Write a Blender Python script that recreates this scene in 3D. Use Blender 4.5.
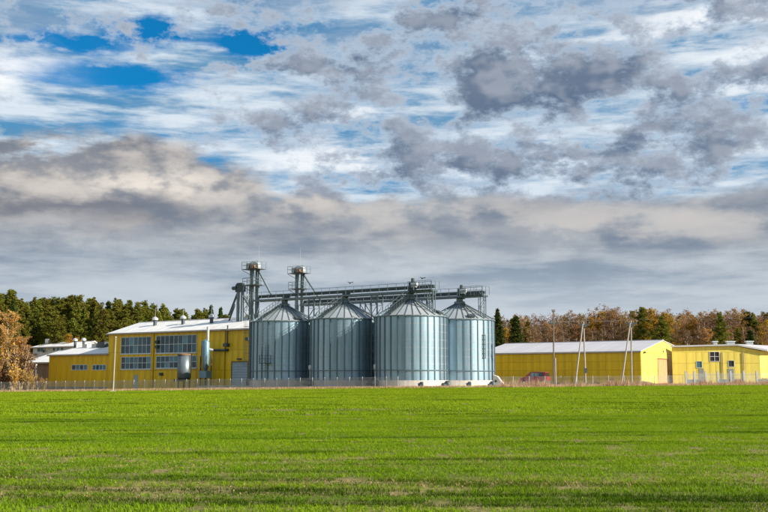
import bpy, bmesh, math, random
import numpy as np
from mathutils import Vector, Matrix, noise as mnoise

# ------------------------------------------------------------------ camera
for o in list(bpy.data.objects):
    bpy.data.objects.remove(o)
SC = bpy.context.scene
COL = SC.collection
R = math.radians
F = 1000.0                       # focal length in pixels of a 768 px wide picture
TILT = math.atan(124.0 / F)
CZ = 1.65
AXIS = R(34)                     # the industrial axis recedes 34 degrees to the left
cam_d = bpy.data.cameras.new('camera')
cam_d.sensor_width = 36.0
cam_d.lens = 36.0 * F / 768.0
cam_d.clip_start = 0.1
cam_d.clip_end = 8000
cam = bpy.data.objects.new('camera', cam_d)
COL.objects.link(cam)
cam.location = (0, 0, CZ)
cam.rotation_euler = (math.pi / 2 + TILT, 0, 0)
SC.camera = cam

# ------------------------------------------------------------------ light
SUN_AZ = R(113)                  # clockwise from the view direction
SUN_EL = R(28)
sunv = Vector((math.sin(SUN_AZ) * math.cos(SUN_EL), math.cos(SUN_AZ) * math.cos(SUN_EL), math.sin(SUN_EL)))
sd = bpy.data.lights.new('sun', 'SUN')
sd.energy = 5.0
sd.angle = R(0.53)
sd.color = (1.0, 0.93, 0.80)
so = bpy.data.objects.new('sun', sd)
COL.objects.link(so)
so.location = (200, -60, 120)
so.rotation_euler = (-sunv).to_track_quat('-Z', 'Y').to_euler()
SC.view_settings.view_transform = 'Standard'
SC.view_settings.look = 'None'
SC.view_settings.exposure = 0.75
SC.view_settings.gamma = 1.0
SC.view_settings.use_curve_mapping = False


class NT:
    """small helper to write shader maths as expressions"""
    def __init__(self, tree):
        self.t = tree

    def new(self, typ, **kw):
        n = self.t.nodes.new(typ)
        for k, v in kw.items():
            setattr(n, k, v)
        return n

    def put(self, sock, v):
        if isinstance(v, bpy.types.NodeSocket):
            self.t.links.new(v, sock)
        else:
            sock.default_value = v

    def m(self, op, a, b=0.0, c=0.0, clamp=False):
        n = self.new('ShaderNodeMath', operation=op, use_clamp=clamp)
        for i, v in enumerate((a, b, c)):
            self.put(n.inputs[i], v)
        return n.outputs[0]

    def add(self, a, b): return self.m('ADD', a, b)
    def sub(self, a, b): return self.m('SUBTRACT', a, b)
    def mul(self, a, b): return self.m('MULTIPLY', a, b)

    def sm(self, v, lo, hi, a=0.0, b=1.0):
        n = self.new('ShaderNodeMapRange', interpolation_type='SMOOTHSTEP')
        for i, x in enumerate((v, lo, hi, a, b)):
            self.put(n.inputs[i], x)
        return n.outputs[0]

    def vmul(self, v, s):
        n = self.new('ShaderNodeVectorMath', operation='MULTIPLY')
        self.put(n.inputs[0], v); self.put(n.inputs[1], s)
        return n.outputs[0]

    def vadd(self, v, s):
        n = self.new('ShaderNodeVectorMath', operation='ADD')
        self.put(n.inputs[0], v); self.put(n.inputs[1], s)
        return n.outputs[0]

    def noise(self, vec, scale, detail=6, rough=0.55, dist=0.0, color=False):
        n = self.new('ShaderNodeTexNoise', noise_dimensions='3D')
        self.put(n.inputs['Vector'], vec)
        n.inputs['Scale'].default_value = scale
        n.inputs['Detail'].default_value = detail
        n.inputs['Roughness'].default_value = rough
        n.inputs['Distortion'].default_value = dist
        return n.outputs['Color' if color else 'Fac']

    def mix(self, f, a, b, mode='MIX'):
        n = self.new('ShaderNodeMix', data_type='RGBA', blend_type=mode)
        self.put(n.inputs[0], f)
        for s, v in ((n.inputs[6], a), (n.inputs[7], b)):
            if not isinstance(v, bpy.types.NodeSocket):
                v = tuple(v) + ((1.0,) if len(v) == 3 else ())
            self.put(s, v)
        return n.outputs[2]


# ------------------------------------------------------------------ sky with cloud layers
def build_sky():
    w = bpy.data.worlds.new('World')
    SC.world = w
    w.use_nodes = True
    t = w.node_tree
    for n in list(t.nodes):
        t.nodes.remove(n)
    N = NT(t)
    out = N.new('ShaderNodeOutputWorld')
    bg = N.new('ShaderNodeBackground')
    bg.inputs['Strength'].default_value = 0.1
    t.links.new(bg.outputs[0], out.inputs[0])
    sky = N.new('ShaderNodeTexSky', sky_type='NISHITA')
    sky.sun_disc = False
    sky.sun_elevation = SUN_EL
    sky.sun_rotation = SUN_AZ
    sky.air_density = 1.0
    sky.dust_density = 0.4
    sky.ozone_density = 3.0
    K = 6.2

    def C(r, g, b):
        return (r * K, g * K, b * K)
    tc = N.new('ShaderNodeTexCoord')
    d = tc.outputs['Generated']
    sx = N.new('ShaderNodeSeparateXYZ')
    t.links.new(d, sx.inputs[0])
    X, Y, Z = sx.outputs
    az = N.m('ARCTAN2', X, Y)
    el = N.m('ARCSINE', Z)
    # flattened direction: cloud features are wider than tall towards the horizon
    flat = N.vmul(d, (1.0, 1.0, 3.2))
    flat2 = N.vmul(d, (1.0, 1.0, 6.5))
    puff = N.vmul(d, (1.0, 1.0, 1.7))
    wob = N.noise(flat, 5.0, 5, 0.55)
    wob2 = N.noise(N.vadd(flat, (3.1, 7.7, 1.3)), 13.0, 6, 0.6)
    fine = N.noise(N.vadd(puff, (1.9, 2.2, 5.0)), 26.0, 6, 0.6)
    wo = N.sub(wob, 0.5)
    wo2 = N.sub(wob2, 0.5)
    wf = N.sub(fine, 0.5)

    warped = {}

    def blob(u, v, su, sv, du=0.16, dv=0.06):
        """soft cloud body around azimuth u, elevation v, ragged by the noises"""
        if (du, dv) not in warped:
            warped[(du, dv)] = (N.m('MULTIPLY_ADD', wo2, du * 0.5, N.m('MULTIPLY_ADD', wo, du, az)),
                                N.m('MULTIPLY_ADD', wf, dv * 0.6, N.m('MULTIPLY_ADD', wo2, dv, el)))
        wa, we = warped[(du, dv)]
        a = N.m('MULTIPLY_ADD', wa, 1.0 / su, -u / su)
        b = N.m('MULTIPLY_ADD', we, 1.0 / sv, -v / sv)
        q = N.m('MULTIPLY_ADD', a, a, N.mul(b, b))
        return N.m('POWER', 0.36788, q)

    base = N.mix(1.0, sky.outputs[0], (0.03, 0.50, 0.74), 'MULTIPLY')
    # --- high veil of cirrus: white and pale blue streaks
    ci = N.noise(N.vadd(flat2, (0.3, 4.0, 0.0)), 3.4, 5, 0.6)
    ci2 = N.noise(N.vadd(flat2, (5.3, 1.0, 2.0)), 8.0, 6, 0.62)
    cov = N.add(N.mul(ci, 0.6), N.mul(ci2, 0.4))
    hole_list = ((-0.275, 0.291, 0.085, 0.012, 1.0), (-0.243, 0.336, 0.036, 0.013, 1.0), (-0.150, 0.331, 0.038, 0.010, 0.95), (-0.315, 0.318, 0.065, 0.008, 0.9),
                 (-0.110, 0.322, 0.03, 0.007, 0.7), (-0.09, 0.248, 0.05, 0.007, 0.5), (0.33, 0.258, 0.10, 0.008, 0.45), (-0.17, 0.195, 0.02, 0.012, 0.3))
    holes = 0.0
    for (u, v, su, sv, k) in hole_list:
        holes = N.add(holes, N.mul(blob(u, v, su, sv, 0.07, 0.028), k))
    veil = N.sm(N.add(N.sub(cov, N.mul(holes, 0.55)), N.mul(wf, 0.16)), 0.15, 0.50, 0.0, 0.94)
    veilc = N.mix(N.sm(ci2, 0.36, 0.64), C(0.11, 0.29, 0.49), C(0.72, 0.80, 0.87))
    veilc = N.mix(N.mul(N.sm(wob, 0.38, 0.62), N.sm(el, 0.27, 0.34, 0.0, 0.8)), veilc, C(0.22, 0.34, 0.50))
    col = N.mix(veil, base, veilc)
    # --- bright white sheets low behind the puffs
    br = 0.0
    for (u, v, su, sv, k) in ((0.01, 0.222, 0.12, 0.016, 0.9), (-0.372, 0.290, 0.05, 0.014, 0.9), (0.34, 0.335, 0.11, 0.030, 0.9), (-0.03, 0.262, 0.10, 0.010, 0.7), (0.25, 0.215, 0.15, 0.014, 0.8), (0.16, 0.32, 0.06, 0.02, 0.6), (0.36, 0.28, 0.06, 0.02, 0.8)):
        br = N.add(br, N.mul(blob(u, v, su, sv), k))
    col = N.mix(N.m('MINIMUM', N.mul(br, N.sm(ci2, 0.28, 0.56)), 0.92), col, C(0.98, 0.99, 1.0))
    # --- ragged grey puffs, most of them up on the right
    pn = N.noise(N.vadd(puff, (8.0, 0.5, 3.0)), 15.0, 8, 0.64)
    pb = N.noise(N.vadd(flat, (2.0, 9.5, 3.0)), 4.5, 3, 0.5)
    clear = N.m('DIVIDE', N.add(az, 0.27), 0.17)
    pm = N.m('MULTIPLY_ADD', N.sub(1.0, N.m('EXPONENT', N.mul(N.mul(clear, clear), -1.0))), 0.115, -0.028)  # puffs spread over the unseen sky as well, to cut ambient light
    extra = 0.0
    for (u, v, su, sv, k) in ((-0.05, 0.318, 0.055, 0.020, 0.17), (0.16, 0.335, 0.04, 0.018, 0.11), (0.14, 0.262, 0.05, 0.022, 0.13), (0.04, 0.355, 0.16, 0.016, 0.12),
                              (-0.16, 0.312, 0.10, 0.008, 0.10), (0.20, 0.300, 0.07, 0.014, 0.10), (0.30, 0.330, 0.03, 0.014, 0.10), (0.25, 0.225, 0.05, 0.010, 0.12), (0.10, 0.225, 0.03, 0.012, 0.12), (0.36, 0.225, 0.04, 0.02, 0.12)):
        extra = N.add(extra, N.mul(blob(u, v, su, sv, 0.14, 0.07), k * 0.6))
    pv = N.add(N.add(N.mul(pn, 0.80), N.mul(pb, 0.28)), N.add(pm, extra))
    pa = N.mul(N.sm(pv, 0.555, 0.655), 0.95)
    pcore = N.sm(pv, 0.575, 0.740)
    # relief: compare with the density a little nearer to the sun (right and up)
    pl1 = N.noise(N.vadd(puff, (8.0, 0.5, 3.0)), 15.0, 3, 0.55)
    pl2 = N.noise(N.vadd(puff, (8.012, 0.5, 3.018)), 15.0, 3, 0.55)
    lit = N.sm(N.sub(pl1, pl2), -0.05, 0.13)
    pc = N.mix(pcore, C(0.53, 0.64, 0.77), C(0.115, 0.165, 0.255))
    pc = N.mix(N.mul(lit, 0.5), pc, C(0.47, 0.50, 0.565))
    col = N.mix(pa, col, pc)
    # --- the low bank of stratocumulus
    topv = N.sub(N.sub(0.200, N.mul(az, 0.030)), N.mul(N.sm(az, -0.17, -0.10), 0.014))
    topv = N.add(topv, N.mul(blob(-0.27, 0.23, 0.11, 0.05, 0.06, 0.06), 0.034))
    edge = N.add(el, N.add(N.add(N.mul(wo, -0.050), N.mul(wo2, -0.045)), N.mul(wf, -0.030)))
    bank = N.sm(N.sub(topv, edge), -0.006, 0.012)
    ln = N.noise(N.vadd(flat2, (1.0, 2.0, 8.0)), 5.5, 6, 0.58)
    ln2 = N.noise(N.vadd(flat, (4.0, 2.0, 8.0)), 9.0, 6, 0.55)
    bc = N.mix(N.sm(ln, 0.36, 0.62), C(0.21, 0.285, 0.38), C(0.54, 0.585, 0.63))
    hi = N.sm(el, 0.10, 0.15)
    bc = N.mix(N.mul(hi, 0.75), bc, N.mix(N.sm(ln2, 0.38, 0.60), C(0.175, 0.21, 0.275), C(0.50, 0.495, 0.50)))
    # big warm-lit cumulus of the bank: billows with lit shoulders, grey hollows, dark underside
    bv = N.vmul(d, (1.0, 1.0, 1.9))
    bil = N.noise(N.vadd(bv, (6.0, 3.0, 1.0)), 10.0, 7, 0.57)
    bil2 = N.noise(N.vadd(bv, (6.018, 2.995, 1.030)), 10.0, 4, 0.55)
    rel = N.sub(bil, bil2)
    lump = N.sm(rel, -0.09, 0.13)
    cum = N.m('MINIMUM', N.mul(blob(-0.285, 0.205, 0.17, 0.044, 0.06, 0.06), 1.9), 0.98)
    bc = N.mix(cum, bc, N.mix(lump, C(0.22, 0.23, 0.26), C(0.56, 0.52, 0.49)))
    bc = N.mix(N.mul(blob(-0.235, 0.190, 0.090, 0.017, 0.06, 0.06), N.sm(rel, -0.14, 0.05, 0.25, 1.0)), bc, C(0.84, 0.77, 0.69))
    bc = N.mix(N.mul(blob(-0.365, 0.208, 0.06, 0.016, 0.06, 0.06), N.sm(rel, -0.12, 0.06, 0.2, 0.95)), bc, C(0.66, 0.60, 0.54))
    bc = N.mix(N.mul(blob(-0.29, 0.232, 0.12, 0.010, 0.06, 0.06), N.sm(rel, 0.08, -0.08, 0.1, 0.8)), bc, C(0.19, 0.20, 0.235))
    bc = N.mix(N.mul(blob(-0.31, 0.164, 0.15, 0.008, 0.07, 0.028), 0.85), bc, C(0.150, 0.165, 0.210))
    bc = N.mix(N.mul(blob(-0.075, 0.190, 0.045, 0.018, 0.06, 0.06), N.sm(rel, -0.10, 0.05, 0.15, 1.0)), bc, C(0.70, 0.64, 0.58))
    bc = N.mix(N.mul(blob(0.03, 0.168, 0.16, 0.014, 0.1, 0.05), N.sm(rel, -0.08, 0.09, 0.0, 0.85)), bc, C(0.58, 0.55, 0.53))
    bc = N.mix(N.mul(blob(0.25, 0.152, 0.18, 0.016, 0.1, 0.05), N.sm(rel, -0.08, 0.09, 0.0, 0.85)), bc, C(0.58, 0.55, 0.53))
    bc = N.mix(N.mul(N.sm(rel, 0.03, -0.13), N.sm(el, 0.06, 0.14, 0.10, 0.42)), bc, C(0.16, 0.205, 0.285))
    # clearer, paler air close to the horizon
    bc = N.mix(N.mul(N.sm(el, 0.15, 0.07), N.sm(ln, 0.34, 0.58, 0.10, 0.85)), bc, C(0.52, 0.58, 0.64))
    bc = N.mix(N.sm(el, 0.125, 0.06, 0.0, 0.62), bc, C(0.57, 0.63, 0.69))
    col = N.mix(N.mul(bank, 0.97), col, bc)
    # below the horizon: dull ground tone (never in view)
    col = N.mix(N.sm(el, 0.0, -0.03), col, C(0.10, 0.13, 0.06))
    t.links.new(col, bg.inputs['Color'])
    try:
        w.cycles.sampling_method = 'MANUAL'
        w.cycles.sample_map_resolution = 512
    except Exception:
        pass


build_sky()
# ------------------------------------------------------------------ helpers: picture <-> place
cT, sT = math.cos(TILT), math.sin(TILT)


def ray(px, py):
    u = (px - 384.0) / F
    v = (256.0 - py) / F
    return Vector((u, cT - v * sT, sT + v * cT))


def P(px, py, D):
    r = ray(px, py)
    return Vector((0, 0, CZ)) + r * (D / r.y)


def sstep(a, b, x):
    t = min(1.0, max(0.0, (x - a) / (b - a)))
    return t * t * (3 - 2 * t)


def H(x, y):
    """height of the ground: the field climbs gently away from the camera, less so on the left"""
    ramp = sstep(5, 128, y)
    side = 0.012 * x if x < 0 else 0.006 * x
    side = max(-0.9, min(0.5, side))
    z = ramp * (0.70 + side)
    if 4 < y < 135:
        k = sstep(4, 9, y) * (1 - sstep(105, 128, y))
        z += k * (0.055 * mnoise.noise(Vector((x * 0.05, y * 0.42, 0.3))) + 0.07 * mnoise.noise(Vector((x * 0.03, y * 0.10, 4.7))))
    return z


def field_edge(x):
    if x < 0:
        return 113.0 - x * 0.24
    return 113.0 + min(22.0, x * 0.30)


def G(px, D):
    x = P(px, 384, D).x
    return Vector((x, D, H(x, D)))


# ------------------------------------------------------------------ helpers: meshes
class MB:
    def __init__(self):
        self.v = []; self.f = []

    def quad(self, a, b, c, d):
        i = len(self.v)
        self.v += [tuple(a), tuple(b), tuple(c), tuple(d)]
        self.f.append((i, i + 1, i + 2, i + 3))

    def box(self, x0, x1, y0, y1, z0, z1):
        i = len(self.v)
        self.v += [(x0, y0, z0), (x1, y0, z0), (x1, y1, z0), (x0, y1, z0), (x0, y0, z1), (x1, y0, z1), (x1, y1, z1), (x0, y1, z1)]
        for q in ((0, 3, 2, 1), (4, 5, 6, 7), (0, 1, 5, 4), (1, 2, 6, 5), (2, 3, 7, 6), (3, 0, 4, 7)):
            self.f.append(tuple(i + k for k in q))
        return self

    def tube(self, p0, p1, r0, r1=None, n=6, cap=True):
        p0, p1 = Vector(p0), Vector(p1)
        if r1 is None:
            r1 = r0
        d = (p1 - p0)
        if d.length < 1e-6:
            return self
        d.normalize()
        a = d.orthogonal().normalized()
        b = d.cross(a)
        i = len(self.v)
        for p, r in ((p0, r0), (p1, r1)):
            for k in range(n):
                th = 2 * math.pi * k / n
                self.v.append(tuple(p + (a * math.cos(th) + b * math.sin(th)) * r))
        for k in range(n):
            self.f.append((i + k, i + (k + 1) % n, i + n + (k + 1) % n, i + n + k))
        if cap:
            self.f.append(tuple(i + k for k in reversed(range(n))))
            self.f.append(tuple(i + n + k for k in range(n)))
        return self

    def bar(self, p0, p1, w):
        return self.tube(p0, p1, w * 0.707, n=4)

    def lathe(self, prof, n=24, c=(0, 0, 0)):
        """prof: list of (radius, z)"""
        i = len(self.v)
        m = len(prof)
        for r, z in prof:
            for k in range(n):
                th = 2 * math.pi * k / n
                self.v.append((c[0] + r * math.cos(th), c[1] + r * math.sin(th), c[2] + z))
        for j in range(m - 1):
            for k in range(n):
                self.f.append((i + j * n + k, i + j * n + (k + 1) % n, i + (j + 1) * n + (k + 1) % n, i + (j + 1) * n + k))
        self.f.append(tuple(i + k for k in reversed(range(n))))
        self.f.append(tuple(i + (m - 1) * n + k for k in range(n)))
        return self

    def prism(self, poly, d):
        """poly: list of 3D points (flat), extruded by vector d"""
        i = len(self.v)
        n = len(poly)
        d = Vector(d)
        self.v += [tuple(Vector(p)) for p in poly] + [tuple(Vector(p) + d) for p in poly]
        self.f.append(tuple(i + k for k in range(n)))
        self.f.append(tuple(i + n + k for k in reversed(range(n))))
        for k in range(n):
            self.f.append((i + k, i + n + k, i + n + (k + 1) % n, i + (k + 1) % n))
        return self

    def mesh(self, name, smooth=False, recalc=True):
        me = bpy.data.meshes.new(name)
        me.from_pydata(self.v, [], self.f)
        if recalc:
            bm = bmesh.new(); bm.from_mesh(me)
            bmesh.ops.recalc_face_normals(bm, faces=bm.faces)
            bm.to_mesh(me); bm.free()
        if smooth:
            me.polygons.foreach_set('use_smooth', [True] * len(me.polygons))
        return me

    def build(self, name, mat, parent=None, smooth=False, recalc=True):
        return place(name, self.mesh(name, smooth, recalc), mat, parent)


def place(name, me, mat, parent=None, loc=None, rot=None, scale=None):
    if mat is not None and not me.materials:
        me.materials.append(mat)
    o = bpy.data.objects.new(name, me)
    COL.objects.link(o)
    if parent is not None:
        o.parent = parent
    if loc is not None:
        o.location = loc
    if rot is not None:
        o.rotation_euler = rot
    if scale is not None:
        o.scale = scale
    return o


def tag(o, label, cat, group=None):
    o['label'] = label
    o['category'] = cat
    if group:
        o['group'] = group
    return o


def thing(name, label, cat, loc, rz=0.0, group=None):
    o = bpy.data.objects.new(name, None)
    o.empty_display_size = 0.3
    COL.objects.link(o)
    o.location = loc
    o.rotation_euler = (0, 0, rz)
    return tag(o, label, cat, group)


def struct(o, kind='structure'):
    o['kind'] = kind
    return o


def hit(origin, rz, px, py, plane='y', at=0.0):
    """where the sight line of a pixel meets a local plane of a thing: local (x, y, z)"""
    rot = Matrix.Rotation(-rz, 3, 'Z')
    o = rot @ (Vector((0, 0, CZ)) - Vector(origin))
    d = rot @ ray(px, py)
    i = 0 if plane == 'x' else 1
    t = (at - o[i]) / d[i]
    return o + d * t


# ------------------------------------------------------------------ materials
def mat(name, col, rough=0.6, metal=0.0, var=0.10, scale=1.5, bump=0.0, bscale=20.0, rnd=0.0, col2=None, spec=0.5, streak=False, coord='Object'):
    m = bpy.data.materials.new(name)
    m.use_nodes = True
    t = m.node_tree
    N = NT(t)
    b = t.nodes['Principled BSDF']
    tc = N.new('ShaderNodeTexCoord')
    vec = tc.outputs[coord]
    if streak:
        vec2 = N.vmul(vec, (3.0, 3.0, 0.25))
    else:
        vec2 = vec
    n = N.noise(vec2, scale, 6, 0.6)
    fac = N.sm(n, 0.3, 0.7)
    c1 = tuple(max(0, c * (1 - var)) for c in col)
    c2 = col2 if col2 else tuple(min(1, c * (1 + var)) for c in col)
    c = N.mix(fac, c1, c2)
    if rnd > 0:
        oi = N.new('ShaderNodeObjectInfo')
        v = N.m('MULTIPLY_ADD', oi.outputs['Random'], 2 * rnd, 1 - rnd)
        hsv = N.new('ShaderNodeHueSaturation')
        t.links.new(c, hsv.inputs['Color'])
        t.links.new(v, hsv.inputs['Value'])
        c = hsv.outputs[0]
    t.links.new(c, b.inputs['Base Color'])
    b.inputs['Roughness'].default_value = rough
    b.inputs['Metallic'].default_value = metal
    b.inputs['Specular IOR Level'].default_value = spec
    if bump > 0:
        bn = N.new('ShaderNodeBump')
        bn.inputs['Strength'].default_value = bump
        bn.inputs['Distance'].default_value = 0.05
        t.links.new(N.noise(vec, bscale, 5, 0.6), bn.inputs['Height'])
        t.links.new(bn.outputs[0], b.inputs['Normal'])
    return m


def leafmat(name, ca, cb, cc, trans=0.35, scale=0.6, rnd=0.18):
    """foliage: three tones spread by noise and by a random value for each leaf island"""
    m = bpy.data.materials.new(name)
    m.use_nodes = True
    t = m.node_tree
    for n in list(t.nodes):
        t.nodes.remove(n)
    N = NT(t)
    out = N.new('ShaderNodeOutputMaterial')
    tc = N.new('ShaderNodeTexCoord')
    geo = N.new('ShaderNodeNewGeometry')
    oi = N.new('ShaderNodeObjectInfo')
    n1 = N.noise(tc.outputs['Object'], scale, 3, 0.6)
    c = N.mix(N.sm(n1, 0.35, 0.65), ca, cb)
    c = N.mix(N.m('POWER', geo.outputs['Random Per Island'], 2.2), c, cc)
    hsv = N.new('ShaderNodeHueSaturation')
    t.links.new(c, hsv.inputs['Color'])
    t.links.new(N.m('MULTIPLY_ADD', oi.outputs['Random'], 2 * rnd, 1 - rnd), hsv.inputs['Value'])
    t.links.new(N.m('MULTIPLY_ADD', oi.outputs['Random'], 0.03, 0.485), hsv.inputs['Hue'])
    df = N.new('ShaderNodeBsdfDiffuse')
    tr = N.new('ShaderNodeBsdfTranslucent')
    mx = N.new('ShaderNodeMixShader')
    mx.inputs[0].default_value = trans
    for s in (df, tr):
        t.links.new(hsv.outputs[0], s.inputs['Color'])
    t.links.new(df.outputs[0], mx.inputs[1])
    t.links.new(tr.outputs[0], mx.inputs[2])
    t.links.new(mx.outputs[0], out.inputs['Surface'])
    return m


M = {}
M['yellow'] = mat('yellow_cladding_shade', (0.80, 0.50, 0.004), 0.42, 0, 0.15, 0.8, rnd=0.05, streak=True)  # shaded copy of the cladding, deeper gold for walls away from the sun
M['yellow_seam'] = mat('yellow_seam', (0.42, 0.28, 0.01), 0.6)
M['yellow_sunlit'] = mat('yellow_cladding_sunlit', (0.80, 0.64, 0.12), 0.42, 0, 0.12, 0.8, rnd=0.05, streak=True)  # sunlit copy of the same yellow cladding, its paler light put into the colour
M['white_roof'] = mat('white_roof_sheet', (0.70, 0.68, 0.66), 0.5, 0, 0.10, 0.35, rnd=0.05)
M['grey_roof'] = mat('lavender_grey_roof', (0.50, 0.48, 0.50), 0.5, 0, 0.08, 0.35, rnd=0.04)
M['fascia'] = mat('grey_fascia', (0.34, 0.30, 0.26), 0.6)
M['white_paint'] = mat('white_paint', (0.78, 0.78, 0.76), 0.5)
M['frame'] = mat('window_frame_paint', (0.64, 0.68, 0.67), 0.5)
M['galv'] = mat('galvanised_steel', (0.33, 0.455, 0.54), 0.44, 0.75, 0.14, 0.9, rnd=0.16, streak=True)
M['galv_roof'] = mat('galvanised_roof_steel', (0.38, 0.40, 0.41), 0.5, 0.35, 0.10, 0.9, rnd=0.10)
M['rib'] = mat('stiffener_steel', (0.13, 0.185, 0.215), 0.5, 0.5, 0.1, 2.0)
M['steel'] = mat('grey_green_steel', (0.17, 0.22, 0.235), 0.5, 0.5, 0.12, 2.0)
M['steel_dark'] = mat('dark_steel', (0.07, 0.088, 0.096), 0.55, 0.4, 0.15, 2.0)
M['steel_pale'] = mat('pale_galvanised', (0.55, 0.57, 0.56), 0.45, 0.5, 0.10, 2.0)
M['cyan_metal'] = mat('blue_grey_duct', (0.19, 0.32, 0.39), 0.45, 0.5, 0.10, 1.5)
M['tank_grey'] = mat('dull_tank_steel', (0.19, 0.225, 0.245), 0.45, 0.6, 0.12, 1.2)
M['rust'] = mat('rusty_rim', (0.25, 0.14, 0.06), 0.8)
M['concrete'] = mat('pale_concrete', (0.55, 0.50, 0.44), 0.85, 0, 0.14, 1.2, 0.3, 12)
M['pole_concrete'] = mat('pole_concrete', (0.38, 0.34, 0.30), 0.85, 0, 0.15, 1.0)
M['pole_wood'] = mat('weathered_pole_wood', (0.20, 0.15, 0.115), 0.85, 0, 0.2, 2.0)
M['insul'] = mat('insulator', (0.25, 0.22, 0.2), 0.3)
M['wire'] = mat('wire_steel', (0.42, 0.44, 0.45), 0.5, 0.4)
M['post'] = mat('fence_post_paint', (0.46, 0.47, 0.47), 0.7)
M['door_grey'] = mat('blue_grey_door', (0.36, 0.43, 0.49), 0.5, 0, 0.06)
M['door_salmon'] = mat('salmon_wood_door', (0.62, 0.30, 0.14), 0.7, 0, 0.12, 2.0)
M['plinth'] = mat('grey_plinth', (0.26, 0.27, 0.27), 0.85)
M['brown_wood'] = mat('brown_boards', (0.26, 0.16, 0.10), 0.85, 0, 0.25, 1.5, rnd=0.2)
M['offwhite_wall'] = mat('offwhite_render', (0.68, 0.66, 0.62), 0.8)
M['dark'] = mat('dark_interior', (0.02, 0.02, 0.022), 0.6)
M['car_red'] = mat('red_car_paint', (0.24, 0.014, 0.014), 0.28, 0, 0.05)
M['tyre'] = mat('tyre_rubber', (0.02, 0.02, 0.02), 0.8)
M['rim'] = mat('wheel_rim', (0.4, 0.4, 0.4), 0.4, 0.6)
M['lamp_red'] = mat('tail_lamp', (0.35, 0.01, 0.01), 0.2)
M['lamp_white'] = mat('lamp_glass', (0.7, 0.7, 0.7), 0.15)
M['car_glass'] = mat('car_glass', (0.02, 0.025, 0.03), 0.08)
M['bird'] = mat('bird_feathers', (0.03, 0.03, 0.035), 0.8)
M['bark_pine'] = mat('pine_bark', (0.22, 0.115, 0.055), 0.9, 0, 0.25, 2.0)
M['bark_dark'] = mat('dark_bark', (0.085, 0.06, 0.045), 0.9, 0, 0.25, 2.0)
M['bark_birch'] = mat('birch_bark', (0.50, 0.45, 0.40), 0.85, 0, 0.3, 1.2)
M['twig'] = mat('purple_brown_twigs', (0.23, 0.145, 0.105), 0.9, 0, 0.2, 1.0, rnd=0.2)
M['twig_tan'] = mat('tan_twigs', (0.46, 0.33, 0.20), 0.9, 0, 0.2, 1.0, rnd=0.2)
M['earth'] = mat('brown_earth', (0.20, 0.125, 0.070), 0.95, 0, 0.3, 2.0, 0.5, 6)
M['pine'] = leafmat('pine_needles', (0.085, 0.115, 0.014), (0.150, 0.155, 0.022), (0.21, 0.18, 0.032), 0.25, 0.5)
M['spruce'] = leafmat('spruce_needles', (0.030, 0.056, 0.014), (0.055, 0.080, 0.018), (0.085, 0.095, 0.022), 0.12, 0.5)
M['rust_leaf'] = leafmat('rust_birch_leaves', (0.22, 0.105, 0.034), (0.30, 0.155, 0.048), (0.37, 0.23, 0.075), 0.3, 0.5)
M['brown_leaf'] = leafmat('brown_leaves', (0.15, 0.085, 0.045), (0.215, 0.125, 0.060), (0.28, 0.18, 0.09), 0.3, 0.5)
M['gold_leaf'] = leafmat('golden_leaves', (0.30, 0.16, 0.016), (0.38, 0.22, 0.02), (0.45, 0.29, 0.04), 0.35, 0.5)
M['orange_leaf'] = leafmat('orange_leaves', (0.46, 0.22, 0.04), (0.54, 0.30, 0.07), (0.56, 0.38, 0.14), 0.35, 0.5)
M['straw'] = leafmat('dry_straw', (0.46, 0.32, 0.18), (0.58, 0.44, 0.27), (0.40, 0.25, 0.14), 0.3, 0.3, 0.0)
M['field_straw'] = leafmat('field_straw', (0.36, 0.27, 0.10), (0.46, 0.36, 0.15), (0.30, 0.20, 0.07), 0.3, 0.3, 0.0)
M['verge_green'] = leafmat('verge_grass', (0.16, 0.20, 0.03), (0.26, 0.24, 0.05), (0.36, 0.27, 0.10), 0.3, 0.3, 0.0)


def glassmat():
    m = bpy.data.materials.new('window_glass')
    m.use_nodes = True
    t = m.node_tree
    N = NT(t)
    b = t.nodes['Principled BSDF']
    oi = N.new('ShaderNodeObjectInfo')
    tc = N.new('ShaderNodeTexCoord')
    c = N.mix(N.m('POWER', oi.outputs['Random'], 2.0), (0.016, 0.045, 0.065), (0.12, 0.27, 0.34))
    t.links.new(c, b.inputs['Base Color'])
    b.inputs['Roughness'].default_value = 0.12
    b.inputs['Specular IOR Level'].default_value = 0.5
    return m


M['glass'] = glassmat()


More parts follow.
